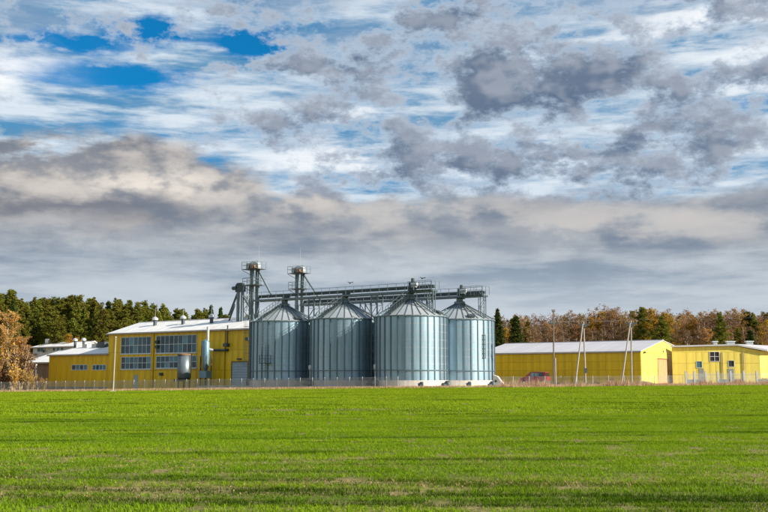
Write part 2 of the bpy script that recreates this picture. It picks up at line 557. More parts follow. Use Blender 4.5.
# ------------------------------------------------------------------ ground: one sheet to the horizon
def ground_material():
    m = bpy.data.materials.new('field_soil_and_verge')
    m.use_nodes = True
    t = m.node_tree
    N = NT(t)
    b = t.nodes['Principled BSDF']
    b.inputs['Roughness'].default_value = 0.95
    b.inputs['Specular IOR Level'].default_value = 0.15
    tc = N.new('ShaderNodeTexCoord')
    o = tc.outputs['Object']
    at = N.new('ShaderNodeAttribute')
    at.attribute_name = 'zone'
    zone = at.outputs['Fac']
    st = N.vmul(o, (0.25, 1.0, 1.0))
    n1 = N.noise(st, 0.55, 7, 0.62)
    n2 = N.noise(o, 11.0, 6, 0.75)
    soil = N.mix(N.sm(n2, 0.3, 0.7), (0.085, 0.075, 0.025), (0.36, 0.28, 0.12))
    soil = N.mix(N.sm(n1, 0.42, 0.62, 0.0, 0.7), soil, (0.075, 0.105, 0.012))
    verge = N.mix(N.sm(n1, 0.35, 0.6), (0.30, 0.20, 0.09), (0.17, 0.17, 0.04))
    verge = N.mix(N.sm(n2, 0.5, 0.75, 0, 0.6), verge, (0.15, 0.085, 0.045))
    c = N.mix(zone, verge, soil)
    t.links.new(c, b.inputs['Base Color'])
    bn = N.new('ShaderNodeBump')
    bn.inputs['Strength'].default_value = 0.6
    bn.inputs['Distance'].default_value = 0.06
    t.links.new(N.noise(o, 9.0, 6, 0.7), bn.inputs['Height'])
    t.links.new(bn.outputs[0], b.inputs['Normal'])
    return m


def build_ground():
    ys = [-200, -80, -30, -10, 0]
    y = 4.0
    while y < 140:
        ys.append(y); y += 0.45 + y * 0.006
    ys += [145, 152, 160, 175, 190, 210, 240, 280, 340, 430, 560, 800, 1200, 1900, 3000, 5000]
    xs = [-4000, -2200, -1200, -700, -400, -260, -180, -130, -105]
    x = -90.0
    while x <= 90:
        xs.append(x); x += 1.6
    xs += [105, 130, 180, 260, 400, 700, 1200, 2200, 4000]
    V = []; Fc = []; Zn = []
    nx = len(xs)
    for y in ys:
        for x in xs:
            V.append((x, y, H(x, y)))
            Zn.append(1.0 if y < field_edge(x) + 1.2 * mnoise.noise(Vector((x * 0.2, 0, 1))) else 0.0)
    for j in range(len(ys) - 1):
        for i in range(nx - 1):
            a = j * nx + i
            Fc.append((a, a + 1, a + nx + 1, a + nx))
    me = bpy.data.meshes.new('ground')
    me.from_pydata(V, [], Fc)
    att = me.attributes.new('zone', 'FLOAT', 'POINT')
    att.data.foreach_set('value', Zn)
    me.polygons.foreach_set('use_smooth', [True] * len(me.polygons))
    struct(place('ground', me, ground_material()))


build_ground()
# ------------------------------------------------------------------ cladding panels with openings cut out
_pm = {}


def panel_mesh(w, h, t, key, m):
    k = (round(w, 2), round(h, 2), t, key)
    if k not in _pm:
        _pm[k] = MB().box(0.02, w - 0.02, 0, t, 0.018, h - 0.018).mesh('panel')
        _pm[k].materials.append(m)
    return _pm[k]


def panels(parent, origin, rz, x0, x1, z0, z1, openings, colw, rowh, m, key, t=0.04):
    """sheets on a wall plane; local x runs along the wall, sheets stand t proud of y = 0 towards -y"""
    xs = {round(x0, 3), round(x1, 3)}
    n = max(1, int(round((x1 - x0) / colw)))
    grid = [x0 + (x1 - x0) * i / n for i in range(n + 1)]
    opx = sorted({v for o in openings for v in (o[0], o[1]) if x0 < v < x1})
    for g in grid:
        if all(abs(g - v) > 0.45 for v in opx):
            xs.add(round(g, 3))
    xs |= {round(v, 3) for v in opx}
    xs = sorted(xs)
    for a, b in zip(xs, xs[1:]):
        mid = (a + b) / 2
        cuts = {z0, z1}
        nr = max(1, int(round((z1 - z0) / rowh)))
        for k in range(1, nr):
            cuts.add(z0 + (z1 - z0) * k / nr)
        ops = [o for o in openings if o[0] - 1e-3 <= mid <= o[1] + 1e-3]
        for o in ops:
            cuts = {c for c in cuts if abs(c - o[2]) > 0.3 and abs(c - o[3]) > 0.3 and not (o[2] < c < o[3])} | {o[2], o[3], z0, z1}
        cuts = sorted(c for c in cuts if z0 - 1e-6 <= c <= z1 + 1e-6)
        for c, d in zip(cuts, cuts[1:]):
            mz = (c + d) / 2
            if any(o[2] - 1e-3 < mz < o[3] + 1e-3 for o in ops) or d - c < 0.05:
                continue
            me = panel_mesh(b - a, d - c, t, key, m)
            rot = Matrix.Rotation(rz, 3, 'Z')
            loc = Vector(origin) + rot @ Vector((a, -t, c))
            place('panel', me, None, parent, loc, (0, 0, rz))


_gm = {}


def window(parent, origin, rz, x0, x1, z0, z1, nc, nr, fm=None, bar=0.09, depth=0.10, glass=None):
    """a framed window set in the wall plane y = 0, its panes each a sub-part"""
    fm = fm or M['frame']
    glass = glass or M['glass']
    w, h = x1 - x0, z1 - z0
    b = MB()
    b.box(0, w, -depth, 0.06, 0, bar); b.box(0, w, -depth, 0.06, h - bar, h)
    b.box(0, bar, -depth + .002, 0.06, bar, h - bar); b.box(w - bar, w, -depth + .002, 0.06, bar, h - bar)
    pw, ph = (w - bar) / nc, (h - bar) / nr
    for i in range(1, nc):
        b.box(i * pw, i * pw + bar, -depth + 0.02, 0.05, bar, h - bar)
    for j in range(1, nr):
        b.box(bar, w - bar, -depth + 0.023, 0.047, j * ph, j * ph + bar)
    rot = Matrix.Rotation(rz, 3, 'Z')
    f = b.build('window', fm, parent)
    f.location = Vector(origin) + rot @ Vector((x0, 0, z0))
    f.rotation_euler = (0, 0, rz)
    k = (round(pw, 2), round(ph, 2), id(glass))
    if k not in _gm:
        _gm[k] = MB().box(bar - 0.01, pw + 0.01, -0.02, 0.01, bar - 0.01, ph + 0.01).mesh('pane')
        _gm[k].materials.append(glass)
    for i in range(nc):
        for j in range(nr):
            # panes are never perfectly in one plane
            place('pane', _gm[k], None, f, (i * pw, 0, j * ph), (random.uniform(-.012, .012), 0, random.uniform(-.02, .02)))
    return f


random.seed(7)
RZ = -AXIS


def axis_point(p, a, b=0.0):
    """a metres along the industrial axis (to the right and nearer), b metres across (away)"""
    return Vector((p.x + a * math.cos(AXIS) + b * math.sin(AXIS), p.y - a * math.sin(AXIS) + b * math.cos(AXIS), p.z))


# ------------------------------------------------------------------ silos
S3 = G(411, 126.0)
SP = 10.29
SILO_R = 4.55
SZ = 1.65 - 0.80                 # top of the paved yard
EAVE = CZ + 63.6 * 0.126 - 0.1
PEAK = CZ + 80.5 * 0.126
NSEC = 30


def silo_meshes():
    d = {}
    h0, h1 = 0.75, EAVE - SZ
    a = math.pi / NSEC
    r = SILO_R
    # wall sheet: a shallow curved plate
    b = MB()
    pts = [(-1, r - 0.005), (-.5, r + 0.004), (0, r + 0.010), (.5, r + 0.004), (1, r - 0.005)]
    o = [(rr * math.cos(s * a), rr * math.sin(s * a)) for s, rr in pts]
    i_ = [((rr - .03) * math.cos(s * a), (rr - .03) * math.sin(s * a)) for s, rr in pts]
    poly = [(x, y, h0) for x, y in o] + [(x, y, h0) for x, y in reversed(i_)]
    b.prism(poly, (0, 0, h1 - h0))
    d['wall_panel'] = b.mesh('wall_panel')
    d['wall_panel'].materials.append(M['galv'])
    b = MB().box(r - 0.02, r + 0.085, -0.07, 0.07, h0 + 0.01, h1 - 0.02)
    b.v = [tuple(Matrix.Rotation(a, 3, 'Z') @ Vector(v)) for v in b.v]
    d['stiffener'] = b.mesh('stiffener'); d['stiffener'].materials.append(M['rib'])
    # roof wedge
    zE, zP, ro, ri = h1, PEAK - SZ, r + 0.16, 0.55
    b = MB()
    top = [(ro * math.cos(-a), ro * math.sin(-a), zE - .05), (ro * math.cos(a), ro * math.sin(a), zE - .05), (ri * math.cos(a), ri * math.sin(a), zP), (ri * math.cos(-a), ri * math.sin(-a), zP)]
    b.prism(top, (0, 0, -0.05))
    d['roof_panel'] = b.mesh('roof_panel'); d['roof_panel'].materials.append(M['galv_roof'])
    b = MB()
    ca, sa = math.cos(a), math.sin(a)
    p0 = Vector((ro * ca, ro * sa, zE - .02)); p1 = Vector((ri * ca, ri * sa, zP + .03))
    b.bar(p0, p1, 0.085)
    d['roof_rib'] = b.mesh('roof_rib'); d['roof_rib'].materials.append(M['rib'])
    b = MB().lathe([(r + .10, 0), (r + .10, 0.75), (r - .5, 0.752)], 48)
    d['concrete_ring'] = b.mesh('concrete_ring'); d['concrete_ring'].materials.append(M['concrete'])
    b = MB().lathe([(0.75, zP - .10), (0.75, zP + .22), (0.45, zP + .32), (0.45, zP + .62)], 20)
    d['filling_cap'] = b.mesh('filling_cap'); d['filling_cap'].materials.append(M['steel'])
    b = MB().lathe([(r + .10, 1.93), (r + .13, 1.93), (r + .13, 2.03), (r + .10, 2.03)], 60)
    d['wind_ring'] = b.mesh('wind_ring'); d['wind_ring'].materials.append(M['rib'])
    b = MB().lathe([(r + .02, zE - .17), (r + .15, zE - .17), (r + .15, zE - .045), (r + .02, zE - .045)], 60)
    d['eave_ring'] = b.mesh('eave_ring'); d['eave_ring'].materials.append(M['rib'])
    b = MB().lathe([(r + .0, 0), (r + .022, 0), (r + .022, .05), (r + .0, .05)], 60)
    d['sheet_joint'] = b.mesh('sheet_joint'); d['sheet_joint'].materials.append(M['galv_roof'])
    return d


SM = silo_meshes()
EH = EAVE - SZ
PH = PEAK - SZ


def silo(label, c, ladder=None, stair=True, twist=0.0, hatch=None):
    t = thing('grain_silo', label, 'silo', (c.x, c.y, SZ), RZ + twist, 'galvanised grain silos')
    for nm in ('concrete_ring', 'filling_cap', 'wind_ring', 'eave_ring'):
        place(nm, SM[nm], None, t)
    for k in range(1, 8):
        place('sheet_joint', SM['sheet_joint'], None, t, (0, 0, .75 + (EH - .9) * k / 8))
    for i in range(NSEC):
        rz = 2 * math.pi * i / NSEC
        for nm in ('wall_panel', 'stiffener', 'roof_panel', 'roof_rib'):
            place(nm, SM[nm], None, t, None, (0, 0, rz))
    if stair:                                   # stair with rails up the left of the cone
        an = R(-137) - RZ - twist - R(34) + R(-AXIS * 0)
        an = R(-128) - RZ - twist
        b = MB()
        dx, dy = math.cos(an), math.sin(an)
        nx_, ny_ = -dy, dx
        for s in (-0.42, 0.42):
            p0 = Vector((dx * (SILO_R + .1) + nx_ * s, dy * (SILO_R + .1) + ny_ * s, EH + .12))
            p1 = Vector((dx * 0.8 + nx_ * s, dy * 0.8 + ny_ * s, PH + .02))
            b.bar(p0, p1, 0.09)
            b.bar(p0 + Vector((0, 0, .85)), p1 + Vector((0, 0, .85)), 0.055)
            for k in range(8):
                q = p0.lerp(p1, k / 7)
                b.bar(q, q + Vector((0, 0, .85)), 0.05)
        st = b.build('roof_stair', M['steel_dark'], t)
        b = MB()
        for k in range(15):
            f_ = (k + .5) / 15
            rr = SILO_R + .1 + (0.8 - SILO_R - .1) * f_
            z = EH + .12 + (PH - EH - .1) * f_
            b.v_ = None
            a0 = Vector((dx * rr + nx_ * .42, dy * rr + ny_ * .42, z + .03)); a1 = Vector((dx * rr - nx_ * .42, dy * rr - ny_ * .42, z + .03))
            b.bar(a0, a1, 0.10)
        b.build('stair_treads', M['steel'], st)
    if ladder is not None:
        an = R(ladder) - RZ - twist
        dx, dy = math.cos(an), math.sin(an)
        nx_, ny_ = -dy, dx
        b = MB()
        rr = SILO_R + .28
        for s in (-0.25, 0.25):
            b.bar((dx * rr + nx_ * s, dy * rr + ny_ * s, 0.3), (dx * rr + nx_ * s, dy * rr + ny_ * s, EH + .9), 0.06)
        z = 0.5
        while z < EH + .8:
            b.bar((dx * rr + nx_ * .25, dy * rr + ny_ * .25, z), (dx * rr - nx_ * .25, dy * rr - ny_ * .25, z), 0.035); z += 0.33
        ld = b.build('ladder', M['steel'], t)
        b = MB()
        rc = rr + .38
        z = 2.6
        while z < EH + .9:
            ring = [(dx * (rr + .38 + .38 * math.cos(q)) - ny_ * 0 + nx_ * .38 * math.sin(q), dy * (rr + .38 + .38 * math.cos(q)) + ny_ * .38 * math.sin(q), z) for q in [R(-140 + 35 * k) for k in range(9)]]
            for u, w in zip(ring, ring[1:]):
                b.bar(u, w, 0.03)
            z += 0.9
        for q in (R(-75), R(0), R(75)):
            x = dx * (rr + .38 + .38 * math.cos(q)) + nx_ * .38 * math.sin(q); y = dy * (rr + .38 + .38 * math.cos(q)) + ny_ * .38 * math.sin(q)
            b.bar((x, y, 2.6), (x, y, EH + .9), 0.03)
        b.build('safety_cage', M['steel'], ld)
    if hatch is not None:
        for hz, ha in hatch:
            an = R(ha) - RZ - twist
            rr = SILO_R + .06
            b = MB().box(-.06, .16, -.42, .42, -.35, .35)
            o = b.build('roof_hatch', M['steel_dark'], t)
            f_ = hz
            r2 = SILO_R * (1 - f_) + .5 * f_
            o.location = (math.cos(an) * r2, math.sin(an) * r2, EH + (PH - EH) * f_ + .16)
            o.rotation_euler = (0, R(-62), an)
    return t


A3 = Vector((S3.x, S3.y, 0))
A2 = axis_point(A3, -SP)
A1 = axis_point(A3, -2 * SP)
B4 = axis_point(A3, 1.4, 10.0)
B2 = axis_point(B4, -SP)
silo('blue-shaded grain silo next to the yellow hall, leftmost of the row', A1, ladder=200, hatch=[(0.05, -60)])
silo('blue-shaded grain silo second from the yellow hall, half lit under its eave', A2, ladder=None)
silo('largest-looking grain silo, nearest, bright white on its right half', A3, ladder=None, hatch=[(0.10, -35)])
silo('sunlit grain silo at the right end, beside the parked red van', B4, ladder=None, stair=False, hatch=[(0.06, -75)])
silo('grain silo mostly hidden behind the two middle silos, only its roof top showing', B2, ladder=None, stair=False)


# ------------------------------------------------------------------ elevator towers and bridges
def rail(b, p0, p1, h=1.05, post=1.3, w=0.045):
    p0, p1 = Vector(p0), Vector(p1)
    L = (p1 - p0).length
    n = max(1, int(round(L / post)))
    for z in (h, h * .55):
        b.bar(p0 + Vector((0, 0, z)), p1 + Vector((0, 0, z)), w)
    for k in range(n + 1):
        q = p0.lerp(p1, k / n)
        b.bar(q, q + Vector((0, 0, h)), w)


ZB = CZ + 11.0                   # bottom chord of both bridges


def bridge(label, start, length, conveyor_to, heads, trestles, conv_h):
    """start: right end on the axis; the bridge runs to the left and away for length metres"""
    t = thing('conveyor_bridge', label, 'conveyor bridge', (start.x, start.y, ZB), RZ, 'conveyor bridges over the silos')
    L = length
    b = MB()
    for y in (-.65, .65):
        b.bar((0, y, 0), (-L, y, 0), 0.22)
    b.build('girder', M['steel'], t)
    b = MB()
    b.box(-L, 0, -.62, -.05, 0.10, 0.15)
    b.build('walkway_grating', M['steel_dark'], t)
    b = MB()
    n = int(L / 1.7)
    me = MB().bar((0, -.65, 0), (0, .65, 0), 0.07).mesh('cross_member'); me.materials.append(M['steel'])
    for k in range(n):
        place('cross_member', me, None, t, (-L * k / n, 0, 0))
    b = MB()
    rail(b, (-.05, -.70, 0.08), (-L + .05, -.70, 0.08))
    b.build('railing', M['steel'], t)
    b = MB()
    b.box(-L, -0.3, 0.10, 0.55, conv_h, conv_h + .40)
    c = b.build('conveyor_casing', M['steel_dark'], t)
    b = MB()
    me = MB().box(-.04, .04, 0.07, 0.58, conv_h - .03, conv_h + .43).mesh('casing_flange'); me.materials.append(M['steel'])
    k = -1.0
    while k > -L:
        place('casing_flange', me, None, c, (k, 0, 0)); k -= 2.4
    for x in trestles:                          # lattice legs standing on the ground between the silos
        b = MB()
        zb = SZ - ZB
        for dx in (-.45, .45):
            for y in (-.62, .62):
                b.bar((x + dx, y, zb), (x + dx, y, 0), 0.11)
        z = zb
        s = 1
        while z < -0.3:
            z1 = min(-0.1, z + 1.15)
            for y in (-.62, .62):
                b.bar((x - .45 * s, y, z), (x + .45 * s, y, z1), 0.055)
                b.bar((x - .45, y, z1), (x + .45, y, z1), 0.055)
            for dx in (-.45, .45):
                b.bar((x + dx, -.62 * s, z), (x + dx, .62 * s, z1), 0.055)
            z = z1; s = -s
        b.build('trestle_leg', M['steel'], t)
    for x in heads:                             # drive heads and gates above each silo top
        b = MB()
        b.box(x - .45, x + .45, 0.02, 0.66, conv_h - .55, conv_h + .02)
        b.tube((x, .33, PEAK + .55 - ZB), (x, .33, conv_h - .5), 0.22, n=10)
        g = b.build('discharge_gate', M['steel_dark'], t)
    return t


def drive_head(t, x, zc, mirror=1):
    b = MB()
    b.box(x - .5, x + .55, -.02, .72, zc + .1, zc + .85)
    b.tube((x - .1, .35, zc + .8), (x - .1, .35, zc + 1.35), .22, n=10)
    h = b.build('drive_head', M['steel_dark'], t)
    b = MB()
    b.tube((x + .1, -.25, zc + .5), (x + .95, -.25, zc + .5), .24, n=12)
    b.box(x + .2, x + .8, -.5, -.05, zc + .12, zc + .3)
    b.build('motor', M['steel_pale'], h)


endA = axis_point(A3, 3.6)
LA = 3.6 + 2 * SP + 5.0
brA = bridge('long conveyor bridge with railings crossing the three front silo roofs', endA, LA, 0, [-3.6, -3.6 - SP, -3.6 - 2 * SP], [-3.6 - SP * .5, -3.6 - SP * 1.5], 0.42)
drive_head(brA, -3.4, 0.45)
endB = axis_point(B4, 3.9)
LB = 3.9 + 2 * SP + 6.2
brB = bridge('conveyor bridge behind, ending above the rightmost silo', endB, LB, 0, [-3.9, -3.9 - SP], [-3.9 - SP * .5, -3.9 - SP * 1.5], 0.30)
drive_head(brB, -3.7, 0.3)

# end platforms with their caged ladder frames
for t, lab in ((brA, 0), (brB, 1)):
    b = MB()
    b.box(-3.2, .25, -1.35, -.72, 0.07, 0.12)
    for k in range(5):
        b.bar((-3.0 + .8 * k, -1.35, .05), (-3.0 + .8 * k, -.6, .02), .07)
    pf = b.build('end_platform', M['steel_dark'], t)
    b = MB()
    rail(b, (-3.2, -1.33, .12), (.23, -1.33, .12), 1.1, .85)
    rail(b, (.23, -1.33, .12), (.23, .66, .12), 1.1, .8)
    b.build('platform_railing', M['steel'], pf)
    b = MB()
    zb = SZ - ZB
    for dx in (-.35, .45):
        for y in (-.75, -1.25):
            b.bar((dx, y, zb + 3.6), (dx, y, 0.05), .09)
    z = zb + 3.6
    s = 1
    while z < -.4:
        b.bar((.05 - .4 * s, -1.25, z), (.05 + .4 * s, -1.25, z + 1.1), .05)
        b.bar((.05 - .4 * s, -.75, z), (.05 + .4 * s, -.75, z + 1.1), .05)
        b.bar((-.35, -1.25, z), (.45, -1.25, z), .05); b.bar((.45, -1.25, z), (.45, -.75, z), .05)
        z += 1.1; s = -s
    for y in (-1.0,):
        b.bar((.05, y, zb), (.05, y, zb + 3.7), .05)
        b.bar((.35, y, zb), (.35, y, zb + 3.7), .05)
    b.build('ladder_frame', M['steel'], t)
    b = MB()
    z = zb + 3.6
    while z < zb + 6.6:
        for q in range(8):
            a0, a1 = R(45 * q), R(45 * q + 45)
            b.bar((.05 + .55 * math.cos(a0), -1.3 + .5 * math.sin(a0), z), (.05 + .55 * math.cos(a1), -1.3 + .5 * math.sin(a1), z), .05)
        z += .6
    for q in range(8):
        a0 = R(45 * q)
        b.bar((.05 + .55 * math.cos(a0), -1.3 + .5 * math.sin(a0), zb + 3.6), (.05 + .55 * math.cos(a0), -1.3 + .5 * math.sin(a0), zb + 6.6), .05)
    b.build('safety_cage', M['steel_dark'], t)


def tower(label, base, ztop, zplat2, spout_to, rod, dirx=1, wide=.42, twin=.52):
    t = thing('bucket_elevator', label, 'elevator tower', (base.x, base.y, SZ), RZ, None)
    h = ztop - SZ
    for s in (-1, 1):
        b = MB().box(s * twin - .19, s * twin + .19, -.24, .24, .9, h - 1.0)
        z = 2.2
        while z < h - 1.2:
            b.box(s * twin - .23, s * twin + .23, -.28, .28, z, z + .08); z += 2.4
        b.build('elevator_leg', M['steel'], t)
    b = MB().box(-.95, .95, -.4, .4, 0.02, .95)
    b.build('boot', M['steel_dark'], t)
    # rounded head housing
    b = MB()
    prof = [(-.85, -.28, h - 1.0), (.85, -.28, h - 1.0), (.85, -.28, h - .35), (.62, -.28, h - .12), (.20, -.28, h), (-.45, -.28, h), (-.85, -.28, h - .12)]
    b.prism(prof, (0, .56, 0))
    hd = b.build('head_housing', M['steel_pale'], t)
    b = MB()
    b.tube((.05, -.75, h - .62), (.62, -.75, h - .62), .16, n=10)
    b.box(-.1, .70, -.95, -.30, h - .95, h - .82)
    b.build('motor', M['rust'], hd)
    b = MB().box(-.95, -.70, -.7, -.3, h - .95, h - .2)
    b.build('control_box', M['steel_dark'], hd)
    for zp, w in ((h - 1.05, 1.45), (zplat2 - SZ, 1.25)):
        b = MB().box(-w, w, -1.15, .75, zp - .06, zp)
        b.bar((-w, -1.1, zp - .1), (-twin, -.3, zp - .8), .06); b.bar((w, -1.1, zp - .1), (twin, -.3, zp - .8), .06)
        pl = b.build('platform', M['steel_dark'], t)
        b = MB()
        rail(b, (-w, -1.13, zp), (w, -1.13, zp), 1.0, 1.0, .04)
        rail(b, (-w, -1.13, zp), (-w, .73, zp), 1.0, 1.0, .04)
        rail(b, (w, -1.13, zp), (w, .73, zp), 1.0, 1.0, .04)
        b.build('railing', M['steel'], pl)
    b = MB()
    for s in (-.2, .2):
        b.bar((s, -.62, 0.1), (s, -.62, h - 1.0), .05)
    z = .5
    while z < h - 1.1:
        b.bar((-.2, -.62, z), (.2, -.62, z), .03); z += .4
    b.build('ladder', M['steel'], t)
    b = MB()
    b.tube((twin + .1, 0, h - 1.1), spout_to, .15, n=8)
    b.build('spout', M['steel'], t)
    if rod:
        b = MB().tube((rod[0], 0, h - .1), (rod[0], 0, h + rod[1]), .035, .015, 5)
        b.build('lightning_rod', M['steel_pale'], t)
    return t


TA = axis_point(A3, -26.1)
TB = axis_point(B4, -27.4)
zTA = P(256, 262, TA.y).z
zTB = P(301, 266.5, TB.y).z
tower('taller-looking bucket elevator tower beside the leftmost silo', TA, zTA, P(256, 285.5, TA.y).z, (2.9, .2, ZB - SZ + .9), (.7, 2.3))
tower('bucket elevator tower rising behind the gap of the two blue-shaded silos', TB, zTB, P(301, 289, TB.y).z, (3.6, .2, ZB - SZ + .9), (.05, 2.9))
# ------------------------------------------------------------------ yard
def slab(name, pts, z0, z1, m):
    b = MB().prism([(x, y, z1) for x, y in pts], (0, 0, z0 - z1))
    return struct(b.build(name, m))


c1 = axis_point(A3, 9.5, -5.6); c2 = axis_point(A3, 9.5, 24); c3 = axis_point(A3, -31.5, 24); c4 = axis_point(A3, -31.5, -5.6)
slab('yard', [(c.x, c.y) for c in (c1, c2, c3, c4)], -0.4, SZ, M['concrete'])

# ------------------------------------------------------------------ gabled buildings on the axis
def gable_building(t, x0, x1, W, zE, zR, zE2=None, ridge=0.5, wall=M['yellow'], roof=M['white_roof'], over=0.35, base=-0.6, thick=0.12, nroof=8, plinth=0.0):
    """front wall is local y = 0; the ridge runs along local x"""
    zE2 = zE if zE2 is None else zE2
    yr = W * ridge
    b = MB()
    prof = [(x0, 0, base), (x0, W, base), (x0, W, zE2), (x0, yr, zR), (x0, 0, zE)]
    b.prism(prof, (x1 - x0, 0, 0))
    w = b.build('wall', wall, t)
    # two slopes made of sheets
    for side in (0, 1):
        if side == 0:
            p0 = Vector((0, -over, zE - over * (zR - zE) / yr)); p1 = Vector((0, yr, zR))
        else:
            p0 = Vector((0, W + over, zE2 - over * (zR - zE2) / (W - yr))); p1 = Vector((0, yr, zR))
        d = (p1 - p0)
        n = Vector((0, -d.z, d.y)).normalized()
        if n.z < 0:
            n = -n
        w_ = (x1 - x0 + 2 * over) / nroof
        poly = [p0 + n * .02, p1 + n * .02, p1 + n * (.02 + thick), p0 + n * (.02 + thick)]
        me = MB().prism(poly, (w_ - 0.02, 0, 0)).mesh('roof_sheet')
        me.materials.append(roof)
        for k in range(nroof):
            place('roof_sheet', me, None, t, (x0 - over + k * w_, 0, (k % 2) * 0.006))
    b = MB()
    b.box(x0 - over, x1 + over, yr - .2, yr + .2, zR + .10, zR + .22)
    b.build('ridge_cap', roof, t)
    z = zE - over * (zR - zE) / yr
    b = MB().box(x0 - over, x1 + over, -over - .05, -over - .005, z - .10, z + .16)
    b.build('fascia', M['fascia'], t)
    b = MB().tube((x0 - over, -over - .12, z - .02), (x1 + over, -over - .12, z - .02), .07, n=6)
    b.build('gutter', M['fascia'], t)
    return w


# ---- the tall yellow hall
OH = P(250.5, 384, 144.0); OH.z = H(OH.x, OH.y)
h = lambda px, py, at=0.0: hit(OH, RZ, px, py, 'y', at)
hall = thing('processing_hall', 'tall yellow hall with big gridded windows beside the silos', 'building', OH, RZ)
xL = h(109, 334).x
zE = (h(250, 328.6).z + h(109, 334).z) / 2
zR = zE + 2.0
gable_building(hall, xL, 0, 13.2, zE, zR, wall=M['yellow_seam'], over=.30, nroof=16)
wins = []
for (pa, pb, ya, yb, nc, nr) in ((121.6, 151.6, 337.0, 353.8, 7, 2), (121.6, 151.6, 356.8, 369.2, 7, 2), (156.6, 197.2, 335.2, 353.0, 9, 2), (156.6, 197.2, 355.8, 368.2, 9, 2)):
    pm_ = (pa + pb) / 2
    wins.append((h(pa, ya).x, h(pb, ya).x, h(pm_, yb).z, h(pm_, ya).z, nc, nr))
ops = [w[:4] for w in wins]
# doors
gd = (h(232, 375).x, h(247.6, 375).x, -0.3, h(240, 362.2).z)
sd_ = (h(133.8, 380).x, h(137.8, 380).x, -0.3, h(136, 375).z)
ops += [gd, sd_]
panels(hall, (0, 0, 0), 0, xL, 0, -0.3, zE - .12, ops, 1.2, 3.4, M['yellow'], 'y')
for w in wins:
    window(hall, (0, 0, 0), 0, *w, bar=.075)
    lx = MB().box(w[0] - .1, w[1] + .1, -.16, -.045, w[2] - .10, w[2]).build('sill', M['frame'], hall)
b = MB().box(gd[0] + .02, gd[1] - .02, -.02, .03, gd[2], gd[3] - .02)
dr = b.build('roller_door', M['door_grey'], hall)
z = gd[2] + .3
me = MB().box(gd[0] + .05, gd[1] - .05, -.035, -.022, 0, .04).mesh('door_slat'); me.materials.append(M['steel'])
while z < gd[3] - .2:
    place('door_slat', me, None, dr, (0, 0, z)); z += .38
b = MB().box(gd[0] - .12, gd[1] + .12, -.10, -.045, gd[3], gd[3] + .16); b.box(gd[0] - .14, gd[0], -.09, -.045, gd[2], gd[3]); b.box(gd[1], gd[1] + .14, -.09, -.045, gd[2], gd[3])
b.build('door_frame', M['rust'], hall)
xw = (gd[0] + gd[1]) / 2
MB().box(xw - .35, xw + .35, -.35, -.05, gd[3] + .35, gd[3] + .55).build('door_lamp', M['steel_dark'], hall)
b = MB().box(sd_[0] + .02, sd_[1] - .02, -.03, .02, sd_[2], sd_[3] - .02)
dd = b.build('door', M['door_grey'], hall)
MB().box(sd_[1] - .15, sd_[1] - .06, -.09, -.03, 1.0, 1.12).build('handle', M['steel_dark'], dd)
# downpipes and small wall boxes
for px in (154.2, 225.5):
    x = h(px, 350).x
    MB().tube((x, -.14, 0.1), (x, -.14, zE - .2), .07, n=6).build('downpipe', M['yellow_seam'], hall)
for px, py in ((157.8, 342), (157.8, 347), (162, 374.2), (248.3, 339)):
    p = h(px, py)
    MB().box(p.x - .28, p.x + .28, -.38, -.05, p.z - .22, p.z + .22).build('wall_lamp', M['steel_dark'], hall)
# roof ventilators with masts
for px, ptop in ((155, 317.5), (183, 315.5), (211.5, 314.5)):
    p = h(px, 324, 4.0)
    zroof = zE + 2.0 * 4.0 / 6.6
    b = MB().tube((p.x, 4.0, zroof - .2), (p.x, 4.0, zroof + 1.0), .28, n=8)
    v = b.build('roof_vent', M['steel_dark'], hall)
    b = MB().lathe([(.50, 0), (.50, .28), (.15, .55)], 10, (p.x, 4.0, zroof + 1.0))
    b.build('vent_cap', M['steel_pale'], v)
    b = MB().tube((p.x - .6, 4.6, zroof - .1), (p.x - .6, 4.6, zroof + 3.1), .04, .02, 5)
    b.build('antenna', M['steel_pale'], v)
# bent exhaust pipe on the roof near the tower
p = h(231, 318, 5.0)
zq = zE + 2.0 * 5 / 6.6
b = MB().tube((p.x - .6, 5, zq - .3), (p.x + .6, 5, zq + 2.2), .12, n=6); b.tube((p.x + .6, 5, zq + 2.2), (p.x + .6, 5, zq + 2.7), .16, n=6)
b.build('exhaust_pipe', M['steel_dark'], hall)
# wall ducting by the filter
y0 = -.45
pa, pb = h(211.5, 350.2, y0), h(226, 350.2, y0)
b = MB().tube((pa.x, y0, pa.z), (pb.x, y0, pb.z), .17, n=8); b.tube((pb.x, y0, pb.z), (pb.x, -.02, pb.z), .2, n=8)
b.box(pb.x - .35, pb.x + .35, y0 - .3, -.05, pb.z + .5, pb.z + 1.0)
b.build('air_duct', M['steel_dark'], hall)
b = MB().tube((pb.x + .1, -.3, pb.z + 1.0), (pb.x + .1, -.3, zE + .6), .10, n=6)
b.build('duct_riser', M['steel_dark'], hall)

